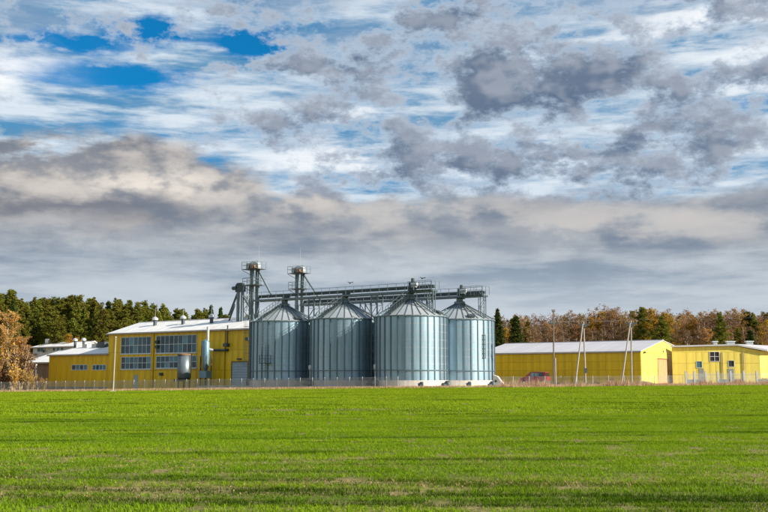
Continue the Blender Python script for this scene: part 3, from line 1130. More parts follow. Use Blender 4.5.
# ---- the low annex on its left, same facade line
OA = OH + Matrix.Rotation(RZ, 3, 'Z') @ Vector((xL - .02, 0, 0)); OA.z = H(OA.x, OA.y)
ha = lambda px, py, at=0.0: hit(OA, RZ, px, py, 'y', at)
annex = thing('low_annex', 'low yellow annex with two strip windows left of the tall hall', 'building', OA, RZ)
xA = ha(49.5, 355).x
zA = (ha(50, 355.2).z + ha(108, 354.2).z) / 2
gable_building(annex, xA, 0, 15.0, zA, zA + 1.75, wall=M['yellow_seam'], roof=M['white_roof'], over=.25, nroof=12)
aw = []
for pa, pb in ((72.0, 88.0), (92.6, 108.0)):
    aw.append((ha(pa, 367).x, min(-.3, ha(pb, 367).x), ha((pa + pb) / 2, 370.3).z, ha((pa + pb) / 2, 364.6).z, 4, 1))
panels(annex, (0, 0, 0), 0, xA, 0, -0.3, zA - .1, [w[:4] for w in aw], 1.4, 4.0, M['yellow'], 'y')
for w in aw:
    window(annex, (0, 0, 0), 0, *w, bar=.10)
b = MB().box(xA - .02, -.01, -.10, -.045, -.6, 0.35)
b.build('plinth', M['plinth'], annex)
for px, kind in ((83.5, 0), (87, 1), (104, 2), (75, 0), (96, 1)):
    p = ha(px, 348, 5.5)
    zq = zA + 1.75 * 5.5 / 7.5
    if kind == 0:
        b = MB().tube((p.x, 5.5, zq - .2), (p.x, 5.5, zq + 1.3), .22, n=8); v = b.build('roof_vent', M['steel_dark'], annex)
        MB().lathe([(.42, 0), (.42, .3), (.1, .5)], 8, (p.x, 5.5, zq + 1.3)).build('vent_cap', M['steel_pale'], v)
    elif kind == 1:
        b = MB().box(p.x - .55, p.x + .55, 5.0, 6.0, zq - .2, zq + .7); b.build('roof_box', M['steel_pale'], annex)
    else:
        b = MB().box(p.x - .9, p.x + .9, 4.8, 6.2, zq - .2, zq + 1.0); b.build('roof_fan_unit', M['steel_dark'], annex)

# ---- white roofed sheds further left
OW = P(58, 384, 188.0); OW.z = H(OW.x, OW.y)
hw = lambda px, py, at=0.0: hit(OW, RZ, px, py, 'y', at)
ws = thing('timber_shed', 'brown timber shed with broad white roof behind the low yellow annex', 'shed', OW, RZ)
xW = hw(26, 362).x
zW = hw(40, 362.3).z
gable_building(ws, xW, 3, 16, zW, zW + 2.3, wall=M['brown_wood'], roof=M['white_roof'], over=.5, nroof=8)
bx_ = xW
me = MB().box(0.01, .55, -.06, -.002, -.3, zW - .25).mesh('plank'); me.materials.append(M['brown_wood'])
while bx_ < 2.4:
    place('plank', me, None, ws, (bx_, 0, random.uniform(-.04, .04))); bx_ += .57
b = MB().bar((xW - 5.5, -.9, zW - .5), (xW + .3, -.9, zW - .35), .28); b.build('canopy_beam', M['white_roof'], ws)
for px in (36, 18):
    p = hw(px, 375, -.9)
    MB().tube((p.x, -.9, -.3), (p.x, -.9, zW - .4), .14, n=8).build('canopy_post', M['white_paint'], ws)
OV = P(74, 384, 205.0); OV.z = H(OV.x, OV.y)
hv = lambda px, py, at=0.0: hit(OV, RZ, px, py, 'y', at)
wv = thing('white_outbuilding', 'white outbuilding with small dark windows seen above the low roofs on the left', 'building', OV, RZ)
xV = hv(33, 350).x
zV = hv(50, 347.0).z
gable_building(wv, xV, 0, 9, zV, zV + 1.0, wall=M['offwhite_wall'], roof=M['white_roof'], over=.5, nroof=6)
for px0, px1, y0_, y1_ in ((37.5, 44, 347.6, 352.2), (53, 55.6, 347.4, 351.4), (57, 59.6, 347.2, 351.2), (61, 63.6, 347, 351)):
    window(wv, (0, 0, 0), 0, hv(px0, 350).x, hv(px1, 350).x, hv(px0, y1_).z, hv(px0, y0_).z, 2 if px1 - px0 > 4 else 1, 1, bar=.08)
p = hv(48, 345, 3.0)
MB().box(p.x - .5, p.x + .5, 2.6, 3.4, zV, zV + 1.9).build('chimney', M['offwhite_wall'], wv)

# ---- silver hopper tank and blue grey filter in front of the hall
p = hit(OH, RZ, 184, 380, 'y', -3.2)
c = OH + Matrix.Rotation(RZ, 3, 'Z') @ Vector((p.x, -3.2, 0)); c.z = H(c.x, c.y)
kk = c.y / F
tank = thing('hopper_tank', 'silver upright hopper tank with brown rim in front of the hall windows', 'tank', c, RZ)
zt, zb_ = P(184, 354.2, c.y).z - c.z, P(184, 378, c.y).z - c.z
rt = 6.8 * kk
MB().lathe([(rt * .45, zb_ - .35), (rt * .98, zb_), (rt, zb_ + .02), (rt, zt - .16)], 28).build('tank_shell', M['tank_grey'], tank, True)
MB().lathe([(rt + .06, zt - .16), (rt + .06, zt), (.1, zt + .14)], 28).build('tank_lid', M['rust'], tank)
for k in range(4):
    q = R(45 + 90 * k)
    MB().bar((rt * .8 * math.cos(q), rt * .8 * math.sin(q), -.2), (rt * .8 * math.cos(q), rt * .8 * math.sin(q), zb_ + .3), .16).build('leg', M['steel_dark'], tank)
MB().box(-rt * 1.6, -rt * .5, -.5, .5, zb_ - .5, zb_ - .15).build('discharge_tray', M['steel_dark'], tank)
MB().box(rt - .02, rt + .10, -.04, .04, zb_, zt - .1).build('seam', M['steel'], tank)

p = hit(OH, RZ, 205.5, 380, 'y', -2.0)
c = OH + Matrix.Rotation(RZ, 3, 'Z') @ Vector((p.x, -2.0, 0)); c.z = H(c.x, c.y)
kk = c.y / F
flt = thing('dust_filter', 'blue grey cyclone dust filter with thin stack against the hall', 'filter', c, RZ)
zz = lambda py: P(206, py, c.y).z - c.z
r_ = 3.6 * kk
MB().lathe([(r_ * .30, zz(372)), (r_ * .75, zz(367)), (r_, zz(356)), (r_, zz(343)), (r_ * .6, zz(339.5))], 16).build('cyclone_body', M['cyan_metal'], flt, True)
MB().box(-r_ * 1.25, r_ * 1.25, -.6, .6, zz(378), zz(371)).build('dust_box', M['cyan_metal'], flt)
for sx in (-1, 1):
    for sy in (-1, 1):
        MB().bar((sx * r_ * 1.1, sy * .5, -.2), (sx * r_ * 1.1, sy * .5, zz(356)), .11).build('leg', M['steel_dark'], flt)
MB().tube((r_ * .55, 0, zz(341)), (r_ * .55, 0, zz(327)), .20, n=10).build('stack', M['steel_pale'], flt)
MB().tube((r_ * .2, 0, zz(349)), (r_ * 1.6, .6, zz(350.4)), .22, n=8).build('inlet_pipe', M['steel_pale'], flt)
b = MB(); b.box(-r_ * 1.3, -r_ * .5, -.35, .35, zz(346), zz(341)); b.box(-r_ * 1.15, -r_ * .75, -.25, .25, zz(356), zz(346)); b.build('fan_housing', M['cyan_metal'], flt)
b = MB()
for k in range(5):
    zz_ = zz(378) + (zz(343) - zz(378)) * k / 4
    b.bar((-r_ * 1.45, -.2, zz_), (-r_ * 1.45, .2, zz_), .04)
b.bar((-r_ * 1.45, -.2, 0), (-r_ * 1.45, -.2, zz(343)), .05); b.bar((-r_ * 1.45, .2, 0), (-r_ * 1.45, .2, zz(343)), .05)
b.build('ladder', M['steel_dark'], flt)

# ---- shorter elevator behind the hall with a link platform
c0 = P(238.8, 384, 151.0)
lt = thing('small_elevator', 'short dark elevator head on lattice legs above the hall roof', 'elevator tower', (c0.x, c0.y, SZ), RZ)
zt = P(239, 283, 151).z - SZ
z2 = P(239, 292, 151).z - SZ
for s in (-1, 1):
    MB().box(s * .42 - .16, s * .42 + .16, -.2, .2, 0, z2 + .2).build('elevator_leg', M['steel'], lt)
b = MB(); b.prism([(-.8, -.3, z2), (.8, -.3, z2), (.8, -.3, zt - .35), (.45, -.3, zt), (-.45, -.3, zt), (-.8, -.3, zt - .35)], (0, .6, 0)); hd = b.build('head_housing', M['steel_dark'], lt)
b = MB().tube((-1.35, -.2, z2 + .6), (-.6, -.2, z2 + .6), .30, n=10); b.build('motor', M['steel_dark'], hd)
b = MB()
zz0 = P(239, 322, 151).z - SZ
zc = zz0 - 3
s = 1
while zc < z2 - .4:
    b.bar((-.6 * s + .6, .7, zc), (.6 * s + .6, .7, zc + 1.2), .07); b.bar((0, .7, zc), (1.2, .7, zc), .06); zc += 1.2; s = -s
b.bar((0, .7, 0), (0, .7, z2 + .8), .10); b.bar((1.2, .7, 0), (1.2, .7, z2 + .8), .10)
b.build('lattice_mast', M['steel_dark'], lt)
b = MB()
b.tube((-.5, 0, z2), (-2.4, .2, z2 - 3.4), .16, n=6); b.build('spout', M['steel_dark'], lt)
b = MB(); b.tube((.5, 0, z2 - .6), (2.6, .6, z2 - 3.9), .13, n=6); b.build('spout', M['steel_dark'], lt)
b = MB(); zp = P(249, 285, 151).z - SZ
b.box(.85, 3.4, .1, 1.0, zp - .08, zp); pl = b.build('link_platform', M['steel_dark'], lt)
b = MB(); rail(b, (.85, .1, zp), (3.4, .1, zp), 1.05, .8); rail(b, (.85, 1, zp), (3.4, 1, zp), 1.05, .8); b.build('railing', M['steel_pale'], pl)
b = MB(); b.bar((.9, .5, zp - 4.2), (.9, .5, zp), .10); b.bar((.9, .5, zp - 2.2), (2.4, .5, zp), .07); b.bar((.9, .5, zp - 1.6), (3.2, .6, zp - 3.6), .08); b.build('brace', M['steel_pale'], lt)

# ---- long yellow shed on the right
OS = P(641.5, 384, 152.0); OS.z = H(OS.x, OS.y)
hs = lambda px, py, at=0.0: hit(OS, RZ, px, py, 'y', at)
hg = lambda px, py: hit(OS, RZ, px, py, 'x', 0.0)
shed = thing('storage_shed', 'long yellow storage shed with pale roof and salmon door in its sunny gable', 'shed', OS, RZ)
xS = hs(478, 355).x
zS = (hs(641, 351.6).z + hs(500, 354.0).z) / 2
pr, pe = hg(662.4, 341.0), hg(682.2, 350.0)
gable_building(shed, xS, 0, pe.y, zS, pr.z, pe.z, ridge=pr.y / pe.y, wall=M['yellow_seam'], roof=M['grey_roof'], over=.12, nroof=14)
panels(shed, (0, 0, 0), 0, xS, 0, -0.4, zS - .12, [], 6.0, 1.25, M['yellow'], 'y')
# gable: sheets below the eave, one cut sheet above
dop = (hg(657.8, 372).y, hg(667.6, 372).y, -0.3, hg(662.5, 359.3).z)
panels(shed, (0, 0, 0), math.pi / 2, 0, pe.y, -0.4, zS - .12, [dop], 3.3, 2.4, M['yellow_sunlit'], 'l')
b = MB().prism([(.04, .02, zS - .10), (.04, pe.y - .02, zS - .10), (.04, pe.y - .02, pe.z - .05), (.04, pr.y, pr.z - .06), (.04, .02, zS - .04)], (-.037, 0, 0))
b.build('gable_panel', M['yellow_sunlit'], shed)
b = MB().box(-.02, .035, dop[0] + .02, dop[1] - .02, dop[2], dop[3] - .02)
dr = b.build('door', M['door_salmon'], shed)
me = MB().box(.037, .055, -.012, .012, dop[2] + .05, dop[3] - .08).mesh('batten'); me.materials.append(M['door_salmon'])
for k in range(1, 5):
    place('batten', me, None, dr, (0, dop[0] + (dop[1] - dop[0]) * k / 5, 0))
b = MB().box(.045, .12, dop[0] - .15, dop[1] + .15, dop[3], dop[3] + .15); b.box(.045, .11, dop[0] - .13, dop[0], dop[2], dop[3]); b.box(.045, .11, dop[1], dop[1] + .13, dop[2], dop[3])
b.build('door_frame', M['rust'], shed)
p = hg(676.5, 377)
MB().box(.045, .22, p.y - .35, p.y + .35, hg(676, 383).z, hg(676, 372).z).build('meter_cabinet', M['white_paint'], shed)
p = hg(663, 351.3)
MB().box(.045, .22, p.y - .25, p.y + .25, p.z - .12, p.z + .12).build('gable_lamp', M['fascia'], shed)
p = hg(643.5, 352.5)
MB().box(.045, .35, p.y - .2, p.y + .2, p.z - .12, p.z + .12).build('gable_lamp', M['steel_dark'], shed)
MB().box(xS + .1, -.02, -.09, -.045, -.6, .25).build('plinth', M['plinth'], shed)

# ---- small yellow workshop at the right edge, its front nearly facing the camera
RB = R(-7)
OB = P(760.5, 384, 160.0); OB.z = H(OB.x, OB.y)
hb = lambda px, py, at=0.0: hit(OB, RB, px, py, 'y', at)
wsb = thing('workshop', 'yellow workshop with dark square windows at the right edge', 'building', OB, RB)
x0 = hb(672, 360).x
pz = [hb(672, 347.4), hb(736, 345.9), hb(760.5, 350.4)]
ez = Matrix.Rotation(-RB, 3, 'Z') @ Vector((math.cos(R(40)), math.sin(R(40)), 0)) * 13.0
b = MB().prism([(x0, 0, -.6), (0, 0, -.6), (0, 0, pz[2].z), (pz[1].x, 0, pz[1].z), (x0, 0, pz[0].z)], ez)
b.build('wall', M['yellow_seam'], wsb)
bops = []
bw = []
for pa, pb, ya, yb, nc, nr, gl in ((709.6, 719.6, 351.6, 361.6, 2, 2, 'dark'), (696, 702, 361.2, 368.0, 1, 1, 'glass'), (728, 734.2, 360.4, 367.0, 1, 1, 'dark')):
    w = (hb(pa, 360).x, hb(pb, 360).x, hb(pa, yb).z, hb(pa, ya).z)
    bops.append(w); bw.append((w, nc, nr, gl))
panels(wsb, (0, 0, 0), 0, x0, 0, -.4, min(pz[0].z, pz[2].z) - .25, bops, 2.1, 1.7, M['yellow_sunlit'], 'l')
top0 = min(pz[0].z, pz[2].z) - .25
b = MB().prism([(x0, -.04, top0 + .01), (0, -.04, top0 + .01), (0, -.04, pz[2].z - .05), (pz[1].x, -.04, pz[1].z - .05), (x0, -.04, pz[0].z - .05)], (0, .037, 0))
b.build('upper_panel', M['yellow_sunlit'], wsb)
for (w, nc, nr, gl) in bw:
    window(wsb, (0, 0, 0), 0, *w, nc, nr, fm=M['white_paint'] if nc > 1 else M['frame'], bar=.06, glass=M[gl])
an = math.atan2(ez.y, ez.x)
panels(wsb, (0, 0, 0), an, 0, 13, -.4, pz[2].z - .1, [], 2.2, 2.4, M['yellow_sunlit'], 'l')
for i, (pA, pB) in enumerate(((pz[0], pz[1]), (pz[1], pz[2]))):
    d = Vector((pB.x - pA.x, 0, pB.z - pA.z)).normalized()
    a_ = Vector((pA.x, -.4, pA.z)) - (d * .3 if i == 0 else Vector((0, 0, 0)))
    b_ = Vector((pB.x, -.4, pB.z)) + (d * 1.0 if i == 1 else Vector((0, 0, 0)))
    up = Vector((0, 0, .28))
    MB().prism([a_ + Vector((0, 0, .02)), b_ + Vector((0, 0, .02)), b_ + up, a_ + up], ez * 1.03 + Vector((0, .5, 0))).build('roof_sheet', M['grey_roof'], wsb)
for px, s in ((730.5, .6), (749.5, .5), (715, .3)):
    p = hb(px, 344, 3.0)
    b = MB().box(p.x - s, p.x + s, 2.6, 3.6, pz[1].z - .3, pz[1].z + .75); v = b.build('roof_vent', M['steel_pale'], wsb)
    MB().box(p.x - s - .12, p.x + s + .12, 2.5, 3.7, pz[1].z + .75, pz[1].z + .87).build('vent_cap', M['white_paint'], v)
for px in (722.5, 743.5):
    p = hb(px, 360)
    MB().tube((p.x, -.14, -.2), (p.x, -.14, top0), .07, n=6).build('downpipe', M['fascia'], wsb)
# grey doors low in the front
for pa, pb in ((699, 704), (728, 734)):
    xa, xb = hb(pa, 375).x, hb(pb, 375).x
    d = MB().box(xa, xb, -.09, -.045, -.3, hb(pa, 368.6).z).build('door', M['plinth'], wsb)
    MB().box(xb - .2, xb - .1, -.14, -.09, .9, 1.0).build('handle', M['steel_dark'], d)

# ------------------------------------------------------------------ fences
def wire_mesh(w, hgt, pitch=.075, r=.0055):
    b = MB()
    x = -hgt
    while x < w:
        for s in (1, -1):
            xa, xb = (x, x + hgt) if s == 1 else (x + hgt, x)
            pa, pb_ = Vector((xa, .01 * s, 0.03)), Vector((xb, .01 * s, hgt))
            dirv = pb_ - pa
            ta, tb = 0.0, 1.0
            lo, hi = min(xa, xb), max(xa, xb)
            def clip(xx): return (xx - xa) / (xb - xa)
            if lo < 0:
                t_ = clip(0)
                if s == 1: ta = max(ta, t_)
                else: tb = min(tb, t_)
            if hi > w:
                t_ = clip(w)
                if s == 1: tb = min(tb, t_)
                else: ta = max(ta, t_)
            if tb - ta > .02:
                b.tube(pa + dirv * ta, pa + dirv * tb, r, n=3, cap=False)
        x += pitch
    for z in (.03, hgt * .5, hgt):
        b.tube((0, 0, z), (w, 0, z), .008, n=4, cap=False)
    me = b.mesh('wire_mesh', recalc=False)
    me.materials.append(M['wire'])
    return me


def fence(name, label, pts, step, hgt, group=None, postr=.042, wr=.0055):
    p0 = pts[0]
    t = thing(name, label, 'fence', (p0[0], p0[1], H(*p0)), 0, group)
    wm = None
    pm_ = MB().lathe([(postr, -.35), (postr, hgt + .06), (postr * .5, hgt + .09)], 8).mesh('post')
    pm_.materials.append(M['post'])
    o = Vector((p0[0], p0[1], H(*p0)))
    for a, b_ in zip(pts, pts[1:]):
        a, b_ = Vector(a), Vector(b_)
        L = (b_ - a).length
        n = max(1, int(round(L / step)))
        if wm is None:
            wm = wire_mesh(L / n, hgt, .075, wr)
            w0 = L / n
        for k in range(n):
            q, q2 = a.lerp(b_, k / n), a.lerp(b_, (k + 1) / n)
            z, z2 = H(q.x, q.y), H(q2.x, q2.y)
            place('post', pm_, None, t, Vector((q.x, q.y, z)) - o, (random.uniform(-.02, .02), random.uniform(-.02, .02), 0))
            place('wire_mesh', wm, None, t, Vector((q.x, q.y, z)) - o, (0, -math.atan2(z2 - z, L / n), math.atan2(q2.y - q.y, q2.x - q.x)), (L / n / w0, 1, 1))
    q = pts[-1]
    place('post', pm_, None, t, Vector((q[0], q[1], H(*q))) - o)
    return t


fe = [P(398, 384, 119.2), P(375, 384, 121.5), P(-25, 384, 149)]
fence('wire_fence', 'low wire mesh fence with pale posts in front of hall and silos', [(p.x, p.y) for p in fe], 1.72, 1.28)
fr = [P(497, 384, 131), P(640, 384, 133), P(683, 384, 135)]
fence('yard_fence', 'sparse thin fence with pale posts in front of the long shed', [(p.x, p.y) for p in fr], 2.15, 1.25, None, .04, .002)
# taller panel fence before the workshop
fp = thing('panel_fence', 'grey panel fence with thick white posts in front of the workshop', 'fence', G(686, 146), 0)
o = G(686, 146)
ppx = [686, 694.5, 706, 718, 731, 744, 757, 771]
pl = None
for i, px in enumerate(ppx):
    g = G(px, 146 + i * .25)
    if pl is None:
        pm_ = MB().box(-.11, .11, -.11, .11, -.3, 1.95).mesh('post'); pm_.materials.append(M['post'])
    place('post', pm_, None, fp, g - o)
    if i < len(ppx) - 1:
        g2 = G(ppx[i + 1], 146 + (i + 1) * .25)
        L = (g2 - g).length
        pl = wire_mesh(L - .22, 1.6, .10, .007)
        place('wire_mesh', pl, None, fp, g - o + Vector((.11, 0, 0)), (0, 0, math.atan2(g2.y - g.y, g2.x - g.x)))
        if i not in (2, 5):
            b = MB().box(.12, L - .12, .02, .06, .05, .75); q = b.build('kick_board', M['plinth'], fp); q.location = g - o; q.rotation_euler = (0, 0, math.atan2(g2.y - g.y, g2.x - g.x))

# ------------------------------------------------------------------ poles
g = G(113.2, 116.0)
t = thing('light_mast', 'slim white mast standing before the fence by the low annex', 'pole', g)
ht = P(114.8, 337.6, 116.0).z - g.z
MB().tube((0, 0, -.4), (0.12, 0, ht), .085, .055, 10).build('shaft', M['pole_concrete'], t)
MB().lathe([(.10, 0), (.10, .08), (.04, .14)], 10, (.12, 0, ht)).build('cap', M['steel_pale'], t)
MB().box(-.3, .3, -.3, .3, -.3, .10).build('footing', M['concrete'], t)


def arm(t, z, w=.75, x=0.0):
    b = MB().box(x - w, x + w, -.06, .06, z - .06, z + .06)
    a = b.build('cross_arm', M['steel_dark'], t)
    for s in (-1, -.4, .4, 1):
        MB().lathe([(.03, 0), (.03, .10), (.075, .12), (.075, .2), (.03, .24)], 8, (x + s * w * .93, 0, z + .06)).build('insulator', M['insul'], a)


g = G(553.8, 128.0)
t = thing('utility_pole', 'single dark wooden utility pole beside the red car', 'utility pole', g)
ht = P(554.6, 309.8, 128).z - g.z
b = MB().tube((0, 0, -.6), (.12, 0, ht - 1.6), .115, .09, 10); b.build('shaft', M['pole_wood'], t)
b = MB().tube((.12, 0, ht - 1.9), (.16, 0, ht), .10, .08, 8); b.build('pole_top', M['pole_wood'], t)
arm(t, P(554.6, 323.5, 128).z - g.z, .62, .12); arm(t, ht - .25, .2, .15)
MB().tube((.24, -.02, -.5), (.24, -.02, 3.6), .10, .09, 8).build('concrete_stub', M['pole_concrete'], t)
poletops = [Vector((g.x + .12, g.y, P(554.6, 322.5, 128).z))]
for pxb, pxs, pxt, pyt, lab in ((574.3, 585.6, 583.6, 321.5, 'pale concrete A-frame utility pole nearer the silos, before the shed'), (620.4, 631.6, 631.0, 320.5, 'pale concrete A-frame utility pole beside the sunny gable of the shed')):
    D = 129.0
    g = G(pxs, D)
    t = thing('braced_utility_pole', lab, 'utility pole', g, 0, 'A-frame utility poles')
    top = P(pxt, pyt, D) - g
    MB().tube((0, 0, -.6), (top.x, 0, top.z), .115, .085, 10).build('shaft', M['pole_concrete'], t)
    gb = G(pxb, D - 1.2) - g
    MB().tube((gb.x, gb.y, -.6), (top.x - .16, -.16, top.z - .35), .115, .09, 10).build('brace', M['pole_concrete'], t)
    arm(t, top.z - .35, .75, top.x); 
    MB().tube((top.x, 0, top.z - .1), (top.x + .02, 0, top.z + 1.0), .05, .04, 6).build('top_spike', M['steel_dark'], t)
    MB().box(top.x - .35, top.x + .3, -.25, .2, top.z - .75, top.z - .42).build('bracket', M['steel_dark'], t)
    poletops.append(g + Vector((top.x, 0, top.z - .1)))
    if pxb < 600:
        MB().box(-.18, .18, -.32, -.14, 1.7, 2.3).build('switch_box', M['steel_dark'], t)
ends = poletops + [P(790, 318, 122)]
wl = thing('power_line', 'thin overhead wires strung between the three utility poles', 'wire', ends[0])
for off in (-.55, .55):
    for a, b_ in zip(ends, ends[1:]):
        b = MB()
        n = 8
        pr_ = None
        for k in range(n + 1):
            f_ = k / n
            q = a.lerp(b_, f_) + Vector((off, 0, .25 - .5 * 4 * f_ * (1 - f_) * .35)) - ends[0]
            if pr_ is not None:
                b.tube(pr_, q, .006, n=4, cap=False)
            pr_ = q
        b.build('wire_span', M['wire'], wl)

# ------------------------------------------------------------------ parked red car
g = G(535.0, 140.0)
car = thing('parked_van', 'red boxy van parked before the long shed beside the wooden pole', 'van', (g.x, g.y, g.z + .05), R(151))
Lc, Wc = 4.1, 1.72
sec = [(-2.05, .55, .98, .66), (-1.98, .38, 1.16, .80), (-1.75, .30, 1.22, .86), (-.9, .28, 1.22, .88), (.6, .28, 1.20, .88), (1.3, .28, 1.14, .86), (1.85, .32, 1.02, .80), (2.05, .46, .86, .64)]
b = MB()
rings = []
for x, z0, z1, hw_ in sec:
    r_ = [(x, -hw_ * .92, z0), (x, -hw_, z0 + .12), (x, -hw_, z1 - .12), (x, -hw_ * .9, z1), (x, hw_ * .9, z1), (x, hw_, z1 - .12), (x, hw_, z0 + .12), (x, hw_ * .92, z0)]
    rings.append([len(b.v) + k for k in range(8)]); b.v += r_
for a, c_ in zip(rings, rings[1:]):
    for k in range(8):
        b.f.append((a[k], a[(k + 1) % 8], c_[(k + 1) % 8], c_[k]))
b.f.append(tuple(rings[0])); b.f.append(tuple(reversed(rings[-1])))
body = b.build('body', M['car_red'], car)
b = MB()
cs = [(-1.95, 1.18, .80), (-1.78, 1.84, .70), (-.6, 1.93, .70), (.45, 1.86, .68), (1.15, 1.18, .78)]
prof = [(x, -w_, z) for x, z, w_ in cs] + [(x, w_, z) for x, z, w_ in reversed(cs)]
n = len(cs)
i0 = len(b.v); b.v += prof
for k in range(n - 1):
    b.f.append((i0 + k, i0 + k + 1, i0 + 2 * n - 2 - k, i0 + 2 * n - 1 - k))
b.f.append(tuple(i0 + k for k in range(n))); b.f.append(tuple(i0 + k for k in range(n, 2 * n)))
b.f.append((i0, i0 + n - 1, i0 + n, i0 + 2 * n - 1))
b.build('cabin', M['car_red'], car)
for s in (-1, 1):
    for (xa, xb) in ((-1.45, -.65), (-.55, .25)):
        y = lambda z: s * (.815 - (z - 1.18) * .16)
        b = MB().prism([(xa - .12, y(1.26), 1.26), (xb + .14, y(1.26), 1.26), (xb, y(1.74), 1.74), (xa, y(1.74), 1.74)], (0, s * .02, 0))
        b.build('side_window', M['car_glass'], car)
    for x in (-1.28, 1.28):
        b = MB().tube((x, s * .66, .37), (x, s * .89, .37), .37, n=18); w_ = b.build('wheel', M['tyre'], car)
        MB().tube((x, s * .885, .37), (x, s * .905, .37), .21, n=12).build('rim', M['rim'], w_)
    MB().box(-2.075, -1.98, s * .5 - .13, s * .5 + .13, .78, 1.06).build('tail_lamp', M['lamp_red'], car)
    MB().box(1.97, 2.06, s * .48 - .15, s * .48 + .15, .66, .84).build('headlight', M['lamp_white'], car)
    MB().box(.72, .92, s * .84 - .10, s * .84 + .10, 1.2, 1.4).build('mirror', M['car_red'], car)
b = MB().prism([(-1.92, -.64, 1.26), (-1.92, .64, 1.26), (-1.81, .60, 1.74), (-1.81, -.60, 1.74)], (-.04, 0, .01)); b.build('rear_window', M['car_glass'], car)
b = MB().prism([(1.10, -.66, 1.24), (1.10, .66, 1.24), (.52, .58, 1.80), (.52, -.58, 1.80)], (.03, 0, .03)); b.build('windscreen', M['car_glass'], car)
MB().box(-2.12, -1.95, -.72, .72, .42, .64).build('bumper', M['steel_dark'], car)
MB().box(1.93, 2.12, -.68, .68, .38, .56).build('bumper', M['steel_dark'], car)

# ------------------------------------------------------------------ fans and covers at the silo feet
def fan(label, px, D, sc=1.0, rz=0.0, white=False):
    g = G(px, D)
    t = thing('aeration_fan', label, 'fan', (g.x, g.y, max(g.z, SZ if True else 0) - .02), rz, 'aeration fans at the silo feet')
    b = MB().tube((0, -.28 * sc, .55 * sc), (0, .28 * sc, .55 * sc), .42 * sc, n=16); f = b.build('scroll_housing', M['steel_dark'], t)
    MB().tube((0, -.30 * sc, .55 * sc), (0, -.36 * sc, .55 * sc), .24 * sc, n=12).build('inlet_ring', M['steel'], f)
    b = MB().box(-1.3 * sc, -.1 * sc, -.2 * sc, .2 * sc, .12 * sc, .48 * sc); b.build('outlet_duct', M['steel_dark'], t)
    b = MB().box(-.4 * sc, .4 * sc, -.3 * sc, .3 * sc, 0, .14 * sc); b.build('foot', M['steel_dark'], t)
    MB().tube((0.1 * sc, .28 * sc, .55 * sc), (0.1 * sc, .75 * sc, .55 * sc), .17 * sc, n=10).build('motor', M['steel'], t)


fan('dark aeration fan against the foot of the nearest silo', 421.5, 120.6, .62, R(65))
fan('dark aeration fan between the feet of the two bright silos', 447.5, 123.0, .75, R(50))
fan('dark aeration fan at the foot of the sunlit right end silo', 469.5, 127.6, .62, R(65))
fan('dark aeration fan at the far right corner of the silo yard', 492.5, 129.2, .7, R(50))
fan('small aeration fan between the two blue-shaded silos, behind the fence', 311.0, 129.4, .9, RZ)
fan('small aeration fan left of the nearest silo, behind the fence', 375.0, 123.6, .9, RZ)
for lab, px, D in (('pale motor post in the gap between the two blue-shaded silos', 310.2, 130.3), ('pale motor post in the gap left of the nearest silo', 375.4, 125.0)):
    g = G(px, D)
    t = thing('unloading_auger', lab, 'auger', (g.x, g.y, SZ), RZ, 'unloading augers between silos')
    MB().tube((0, 0, -.1), (0, 0, 2.2), .09, n=8).build('shaft', M['steel_pale'], t)
    MB().lathe([(.20, 2.1), (.24, 2.3), (.24, 2.65), (.1, 2.75)], 12).build('motor', M['steel_pale'], t)
    MB().box(-.3, .3, -.3, .3, 0, .5).build('gear_box', M['steel_dark'], t)
g = G(500.0, 131.0)
t = thing('sloped_cover', 'white sloped concrete wing wall at the right foot of the end silo', 'wing wall', (g.x, g.y, g.z), RZ)
b = MB().prism([(-.9, -.3, -.3), (.75, -.3, -.3), (.55, -.3, .3), (-.35, -.3, 1.35), (-.9, -.3, 1.5)], (0, .6, 0)); b.build('wall_body', M['concrete'], t)
MB().tube((-.45, -.31, .7), (-.45, -.35, .7), .18, n=12).build('round_opening', M['steel_dark'], t)

# caged ladder with a small landing on the leftmost silo front
g = axis_point(A1, 0)
t = thing('caged_ladder', 'dark caged ladder with small landing on the leftmost silo', 'ladder', (A1.x - 2.25, A1.y - 4.35, SZ), R(0))
b = MB()
for s in (-.25, .25):
    b.bar((s, 0, 0), (s, 0, EH + .6), .06)
z = .4
while z < EH + .5:
    b.bar((-.25, 0, z), (.25, 0, z), .035); z += .33
b.build('ladder', M['steel'], t)
b = MB().box(-.55, 1.0, -.85, .0, 2.95, 3.02); pl = b.build('landing', M['steel_dark'], t)
b = MB(); rail(b, (-.5, -.82, 3.02), (.97, -.82, 3.02), 1.0, .7); rail(b, (.97, -.82, 3.02), (.97, 0, 3.02), 1, .8); rail(b, (-.5, -.82, 3.02), (-.5, 0, 3.02), 1, .8); b.build('railing', M['steel_dark'], pl)

# mound of soil in front of the gable
g = G(644.0, 136.0)
b = MB()
rng = random.Random(3)
n1, n2 = 18, 6
vs = []
for j in range(n2):
    r_ = 1 - j / (n2 - 1)
    for k in range(n1):
        q = 2 * math.pi * k / n1
        rr = r_ * (1 + rng.uniform(-.08, .08))
        vs.append((1.9 * rr * math.cos(q), 1.1 * rr * math.sin(q), -.1 + .68 * (1 - r_ ** 2) + rng.uniform(-.04, .04)))
b.v = vs
for j in range(n2 - 1):
    for k in range(n1):
        b.f.append((j * n1 + k, j * n1 + (k + 1) % n1, (j + 1) * n1 + (k + 1) % n1, (j + 1) * n1 + k))
o = b.build('earth_mound', M['earth'], None, True)
o.location = g
tag(o, 'low brown mound of earth in front of the sunny gable', 'mound')

